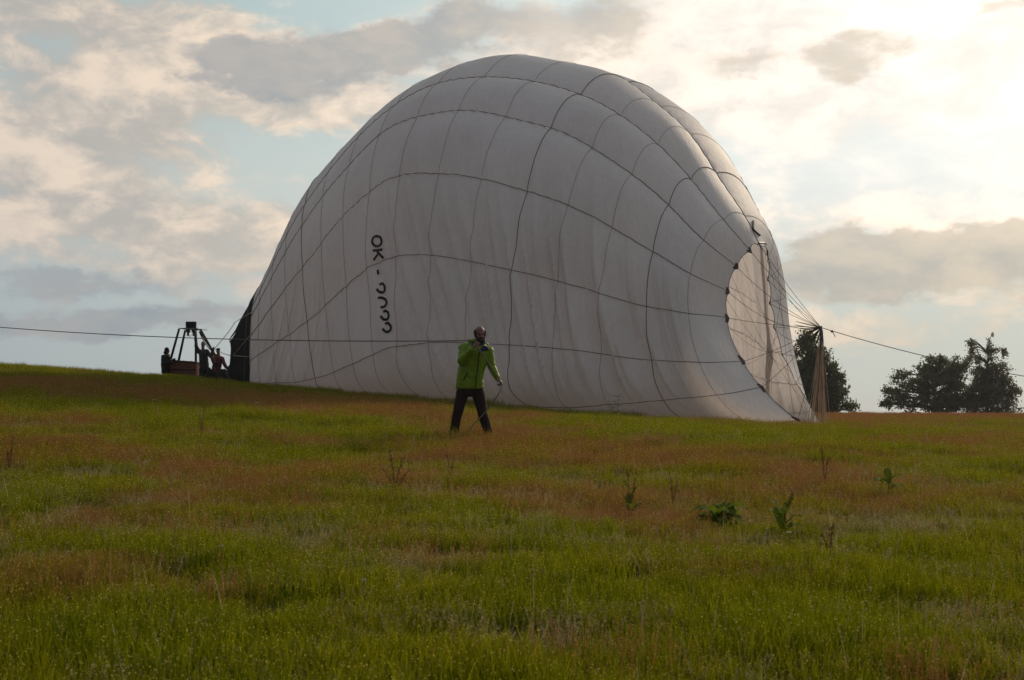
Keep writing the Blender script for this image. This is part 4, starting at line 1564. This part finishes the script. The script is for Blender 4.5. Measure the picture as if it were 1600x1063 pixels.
def tuft(name, mat, nb, R, h0, h1, w, bend, seed, panicle=0, beads=0):
    r = np.random.default_rng(seed)
    V, Fc, Cc = [], [], []
    mi = []
    # blades stand in small clumps
    ncl = max(4, nb // 14)
    cx = r.uniform(-R, R, (ncl, 2))
    for i in range(nb):
        k = r.integers(ncl)
        x, y = cx[k] + r.normal(0, R * (.10 if nb > 200 else .3), 2)
        h = r.uniform(h0, h1) * (0.75 + .5 * ((k * 37) % 10) / 10)
        a = r.uniform(0, 2 * PI); dx, dy = math.cos(a), math.sin(a)
        face = r.uniform(0, PI)
        sx, sy = math.cos(face) * w * .5, math.sin(face) * w * .5
        b = bend * r.uniform(.2, 1.2) * h
        rn = r.random()
        base = len(V)
        for t, wf in ((0, .8), (.4, 1), (.75, .7)):
            q = b * t * t
            z = h * (t - .12 * t * t * bend)
            V.append((x + dx * q - sx * wf, y + dy * q - sy * wf, z)); V.append((x + dx * q + sx * wf, y + dy * q + sy * wf, z))
            Cc += [(rn, t, 0, 1)] * 2
        V.append((x + dx * b, y + dy * b, h * (1 - .12 * bend))); Cc.append((rn, 1, 0, 1))
        Fc += [(base, base + 1, base + 3, base + 2), (base + 2, base + 3, base + 5, base + 4), (base + 4, base + 5, base + 6)]
        mi += [0, 0, 0]
        tip = np.array([x + dx * b, y + dy * b, h * (1 - .12 * bend)])
        if i < panicle:
            for _ in range(11):
                t = r.uniform(.62, 1.02)
                c = np.array([x + dx * b * t * t, y + dy * b * t * t, tip[2] * t]) + r.normal(0, .010, 3) * np.array([1, 1, .6]) * (1.5 - t)
                s = r.uniform(.002, .004)
                bb = len(V)
                u = r.normal(size=3); u /= np.linalg.norm(u); v = np.cross(u, [0.3, .5, .8]); v /= np.linalg.norm(v)
                for q in (c - u * s * 1.6, c + v * s, c + u * s * 1.6, c - v * s):
                    V.append(tuple(q)); Cc.append((r.random(), 1, 1, 1))
                Fc.append((bb, bb + 1, bb + 2, bb + 3)); mi.append(0)
        if i < beads:
            t = r.uniform(.5, 1.0)
            c = np.array([x + dx * b * t * t, y + dy * b * t * t, tip[2] * t])
            s = r.uniform(.0022, .0046) * (1.7 if R > .5 else 1)
            bb = len(V)
            for q in ((1, 0, 0), (0, 1, 0), (-1, 0, 0), (0, -1, 0), (0, 0, 1), (0, 0, -1)):
                V.append(tuple(c + np.array(q) * s)); Cc.append((1, 1, 1, 1))
            for f in ((0, 1, 4), (1, 2, 4), (2, 3, 4), (3, 0, 4), (1, 0, 5), (2, 1, 5), (3, 2, 5), (0, 3, 5)):
                Fc.append(tuple(bb + j for j in f)); mi.append(1)
    me = bpy.data.meshes.new(name)
    me.from_pydata(V, [], Fc)
    me.materials.append(mat); me.materials.append(DEW_GLINT)
    me.polygons.foreach_set('material_index', mi)
    ca = me.color_attributes.new('col', 'FLOAT_COLOR', 'POINT')
    ca.data.foreach_set('color', np.array(Cc).ravel())
    me.update()
    return bpy.data.objects.new(name, me)


SRC = bpy.data.collections.new('grass_sources')
RP = .32
kinds = []
for i in range(3): kinds.append(tuft('a%d' % i, GM['green'], 820, RP, .05, .13, .0036, .4, 10 + i, 0, 190))      # 0-2 short green
for i in range(2): kinds.append(tuft('b%d' % i, GM['green'], 560, RP, .09, .19, .0040, .35, 20 + i, 0, 150))      # 3-4 tall green
for i in range(2): kinds.append(tuft('c%d' % i, GM['red'], 150, RP, .13, .25, .0025, .25, 30 + i, 120, 40))        # 5-6 red panicles
for i in range(2): kinds.append(tuft('d%d' % i, GM['seed'], 110, RP, .09, .20, .0022, .35, 40 + i, 70, 30))         # 7-8 pale stalks
for i in range(2): kinds.append(tuft('e%d' % i, GM['green'], 420, .75, .12, .24, .012, .5, 50 + i, 0, 40))        # 9-10 far green
for i in range(2): kinds.append(tuft('f%d' % i, GM['red'], 260, .75, .16, .32, .007, .25, 60 + i, 160, 10))        # 11-12 far red
for i in range(2): kinds.append(tuft('g%d' % i, GM['red' if i else 'seed'], 7, RP, .22, .40, .0028, .25, 70 + i, 7, 3))        # 13-14 lone tall stalks
for k, o in enumerate(kinds):
    o.name = 'tuft_%02d' % k
    SRC.objects.link(o)

SPOT_R = [(0, 608, 260, 11, .8, 4), (330, 630, 260, 13, 1.2, 4), (620, 654, 200, 16, 1.1, 4), (820, 700, 190, 20, 1.1, 2), (1000, 722, 160, 14, 1.0, 4), (1180, 745, 170, 16, .9, 3),
          (1530, 712, 130, 18, .9, 0), (1430, 650, 300, 8, 1.3, 0), (1300, 668, 200, 8, .5, 0), (740, 690, 60, 12, .8, 0), (60, 700, 100, 40, .55, 0), (250, 745, 260, 40, .32, 5), (800, 770, 260, 45, .38, 3),
          (1400, 790, 260, 34, .38, 0), (1100, 810, 200, 30, .30, 0), (520, 800, 200, 30, .4, 0), (700, 880, 60, 14, .25, 0), (1090, 775, 200, 20, .5, 0)]
SPOT_G = [(150, 588, 330, 9, .9, 4), (520, 612, 260, 9, .9, 5), (240, 655, 240, 14, .8, 4), (1080, 690, 260, 18, .9, 2), (880, 660, 120, 10, .6, 3), (1450, 740, 120, 16, .5, 0), (1000, 770, 160, 14, .5, 0), (560, 690, 160, 14, .4, 3), (480, 596, 300, 9, .9, 4), (800, 1000, 900, 110, .7, 0), (1060, 690, 80, 14, .3, 0)]


def redness(x, d, z):
    p = proj(np.stack([x, d, z], -1))
    u, v = p[:, 0], p[:, 1]
    o = np.zeros_like(u)
    for L_, sgn in ((SPOT_R, 1), (SPOT_G, -1)):
        for (cx, cy, rx, ry, a, rot) in L_:
            t = math.radians(rot)
            du, dv = u - cx, v - cy
            q = ((du * math.cos(t) + dv * math.sin(t)) / rx) ** 2 + ((dv * math.cos(t) - du * math.sin(t)) / ry) ** 2
            o += sgn * a * np.exp(-q)
    nz = np.array([mnoise.fractal(Vector((a * .55, b * .40, 0)), .8, 2.0, 4) for a, b in zip(x, d)])
    return o * .8 + nz * .95 + .10


def inside_envelope(x, d, pad=0.0):
    v = np.stack([x, d], -1) - KP
    s = -(v @ AX); lat = v @ NN
    rr = np.interp(s, np.array(PAR['s']), KN)
    wn, wf = smi(rr, KN, PAR['wn']), smi(rr, KN, PAR['wf'])
    bow = smi(rr, KN, PAR['bow'])
    w = np.where(lat > 0, wn, wf)
    return (np.abs(lat) < w * .97 - pad) & (s > -.3 + 1.2 * np.clip(lat / np.maximum(w, .5), -1, 1) ** 2) & (s < 23.6)


def scatter(d0, d1, dens, R):
    xm = .40 * d1 + 7.0
    n = int(dens * (d1 - d0) * 2 * xm)
    x = rng.uniform(-xm, xm, n); d = rng.uniform(d0, d1, n)
    k = np.abs(x) < .40 * d + 6.5
    return x[k], d[k]


def build_grass():
    P, ID, SC_, TI, RZ = [], [], [], [], []

    def put(x, d, idx, sc, ti):
        P.append(np.stack([x, d, ground(x, d) - .01], -1)); ID.append(idx); SC_.append(sc); TI.append(ti); RZ.append(rng.uniform(0, 2 * PI, len(x)))
    for (d0, d1, dens, wide) in ((4.5, 13, 15.0, 1.0), (13, 24, 10.5, 1.12), (24, 40, 6.5, 1.3), (40, 74, 3.2, 1.5)):
        x, d = scatter(d0, d1, dens, RP)
        k = ~inside_envelope(x, d, .1)
        x, d = x[k], d[k]
        z = ground(x, d)
        red = redness(x, d, z)
        hn = np.array([mnoise.fractal(Vector((a * 1.1 + 5, b * .9, 3)), .9, 2.0, 3) for a, b in zip(x, d)])
        n = len(x)
        u = rng.random(n)
        idx = np.where(u < np.clip(.42 + hn * .9 - red * .35, .04, .8), rng.integers(3, 5, n), rng.integers(0, 3, n))
        sc = (1.0 + hn * .42) * rng.uniform(.85, 1.15, n) * wide * np.where(d < 13, .92, 1)
        sc = sc * np.where((d > 54) & (d < 70) & (x < 0), 1.25, 1)
        # grass next to the envelope and on the crest stands taller
        put(x, d, idx, np.clip(sc, .5, 2.2), np.clip(red, 0, 1))
        k = rng.random(n) < np.clip(red * .95 - .10, 0, .8)
        put(x[k] + rng.normal(0, .1, k.sum()), d[k], rng.integers(5, 7, k.sum()), (rng.uniform(.75, 1.1, k.sum()) * wide * .95), np.ones(k.sum()))
        k = rng.random(n) < .10
        put(x[k], d[k], rng.integers(13, 15, k.sum()), rng.uniform(.7, 1.15, k.sum()) * wide ** .5, np.ones(k.sum()))
        vv = proj(np.stack([x, d, z], -1))[:, 1]
        k = rng.random(n) < np.clip(.14 + .35 * np.clip(red, 0, .6) - .1 * hn + .55 * np.exp(-((vv - 805) / 55) ** 2), 0, .8)
        put(x[k], d[k], rng.integers(7, 9, k.sum()), rng.uniform(.7, 1.1, k.sum()) * wide * .9, np.ones(k.sum()))
    x, d = scatter(52, 112, 1.5, .75)
    k = ~inside_envelope(x, d, .2)
    x, d = x[k], d[k]
    red = redness(x, d, ground(x, d)); n = len(x)
    put(x, d, np.where(rng.random(n) < np.clip(red + .15, .1, .95), rng.integers(11, 13, n), rng.integers(9, 11, n)), rng.uniform(.8, 1.25, n), np.clip(red, 0, 1))
    P_ = np.concatenate(P)
    me = bpy.data.meshes.new('grass')
    me.vertices.add(len(P_))
    me.vertices.foreach_set('co', P_.ravel())
    for nm, ty, arr in (('idx', 'INT', np.concatenate(ID)), ('scl', 'FLOAT', np.concatenate(SC_)), ('tint', 'FLOAT', np.concatenate(TI)), ('rz', 'FLOAT', np.concatenate(RZ))):
        a = me.attributes.new(nm, ty, 'POINT')
        a.data.foreach_set('value', arr.astype(np.int32 if ty == 'INT' else np.float32))
    o = bpy.data.objects.new('grass', me)
    COL.objects.link(o)
    tag(o, 'dewy meadow grass, green with reddish brown seeding patches', 'grass', kind='stuff')
    ng = bpy.data.node_groups.new('grass_scatter', 'GeometryNodeTree')
    ng.interface.new_socket('Geometry', in_out='INPUT', socket_type='NodeSocketGeometry')
    ng.interface.new_socket('Geometry', in_out='OUTPUT', socket_type='NodeSocketGeometry')
    N = ng.nodes; Lk = ng.links
    gi, go = N.new('NodeGroupInput'), N.new('NodeGroupOutput')
    iop = N.new('GeometryNodeInstanceOnPoints')
    ci = N.new('GeometryNodeCollectionInfo')
    ci.inputs['Collection'].default_value = SRC
    ci.inputs['Separate Children'].default_value = True
    ci.inputs['Reset Children'].default_value = True
    Lk.new(gi.outputs[0], iop.inputs['Points'])
    Lk.new(ci.outputs[0], iop.inputs['Instance'])
    iop.inputs['Pick Instance'].default_value = True

    def attr(nm, ty):
        a = N.new('GeometryNodeInputNamedAttribute'); a.data_type = ty; a.inputs['Name'].default_value = nm
        return a.outputs['Attribute']
    Lk.new(attr('idx', 'INT'), iop.inputs['Instance Index'])
    cx = N.new('ShaderNodeCombineXYZ')
    Lk.new(attr('rz', 'FLOAT'), cx.inputs[2])
    er = N.new('FunctionNodeEulerToRotation')
    Lk.new(cx.outputs[0], er.inputs[0])
    Lk.new(er.outputs[0], iop.inputs['Rotation'])
    cs = N.new('ShaderNodeCombineXYZ')
    sa = attr('scl', 'FLOAT')
    cs.inputs[0].default_value = 1.0
    for i in range(3): Lk.new(sa, cs.inputs[i])
    Lk.new(cs.outputs[0], iop.inputs['Scale'])
    Lk.new(iop.outputs[0], go.inputs[0])
    md = o.modifiers.new('scatter', 'NODES')
    md.node_group = ng
    print('grass tufts', len(P_))


build_grass()


# ------------------------------------------------------------------ thin morning haze
def build_haze():
    m, g, out = new_mat('haze')
    v = m.node_tree.nodes.new('ShaderNodeVolumePrincipled')
    v.inputs['Color'].default_value = (0.93, 0.93, 0.95, 1)
    v.inputs['Density'].default_value = 0.00018
    v.inputs['Anisotropy'].default_value = 0.3
    m.node_tree.links.new(v.outputs[0], out.inputs['Volume'])
    mb = MB().box((0, 1700, 0), (5400, 4900, 60))
    o = mb.build('haze', m, smooth=False)
    tag(o, 'thin morning haze over the meadow', kind='stuff')


build_haze()
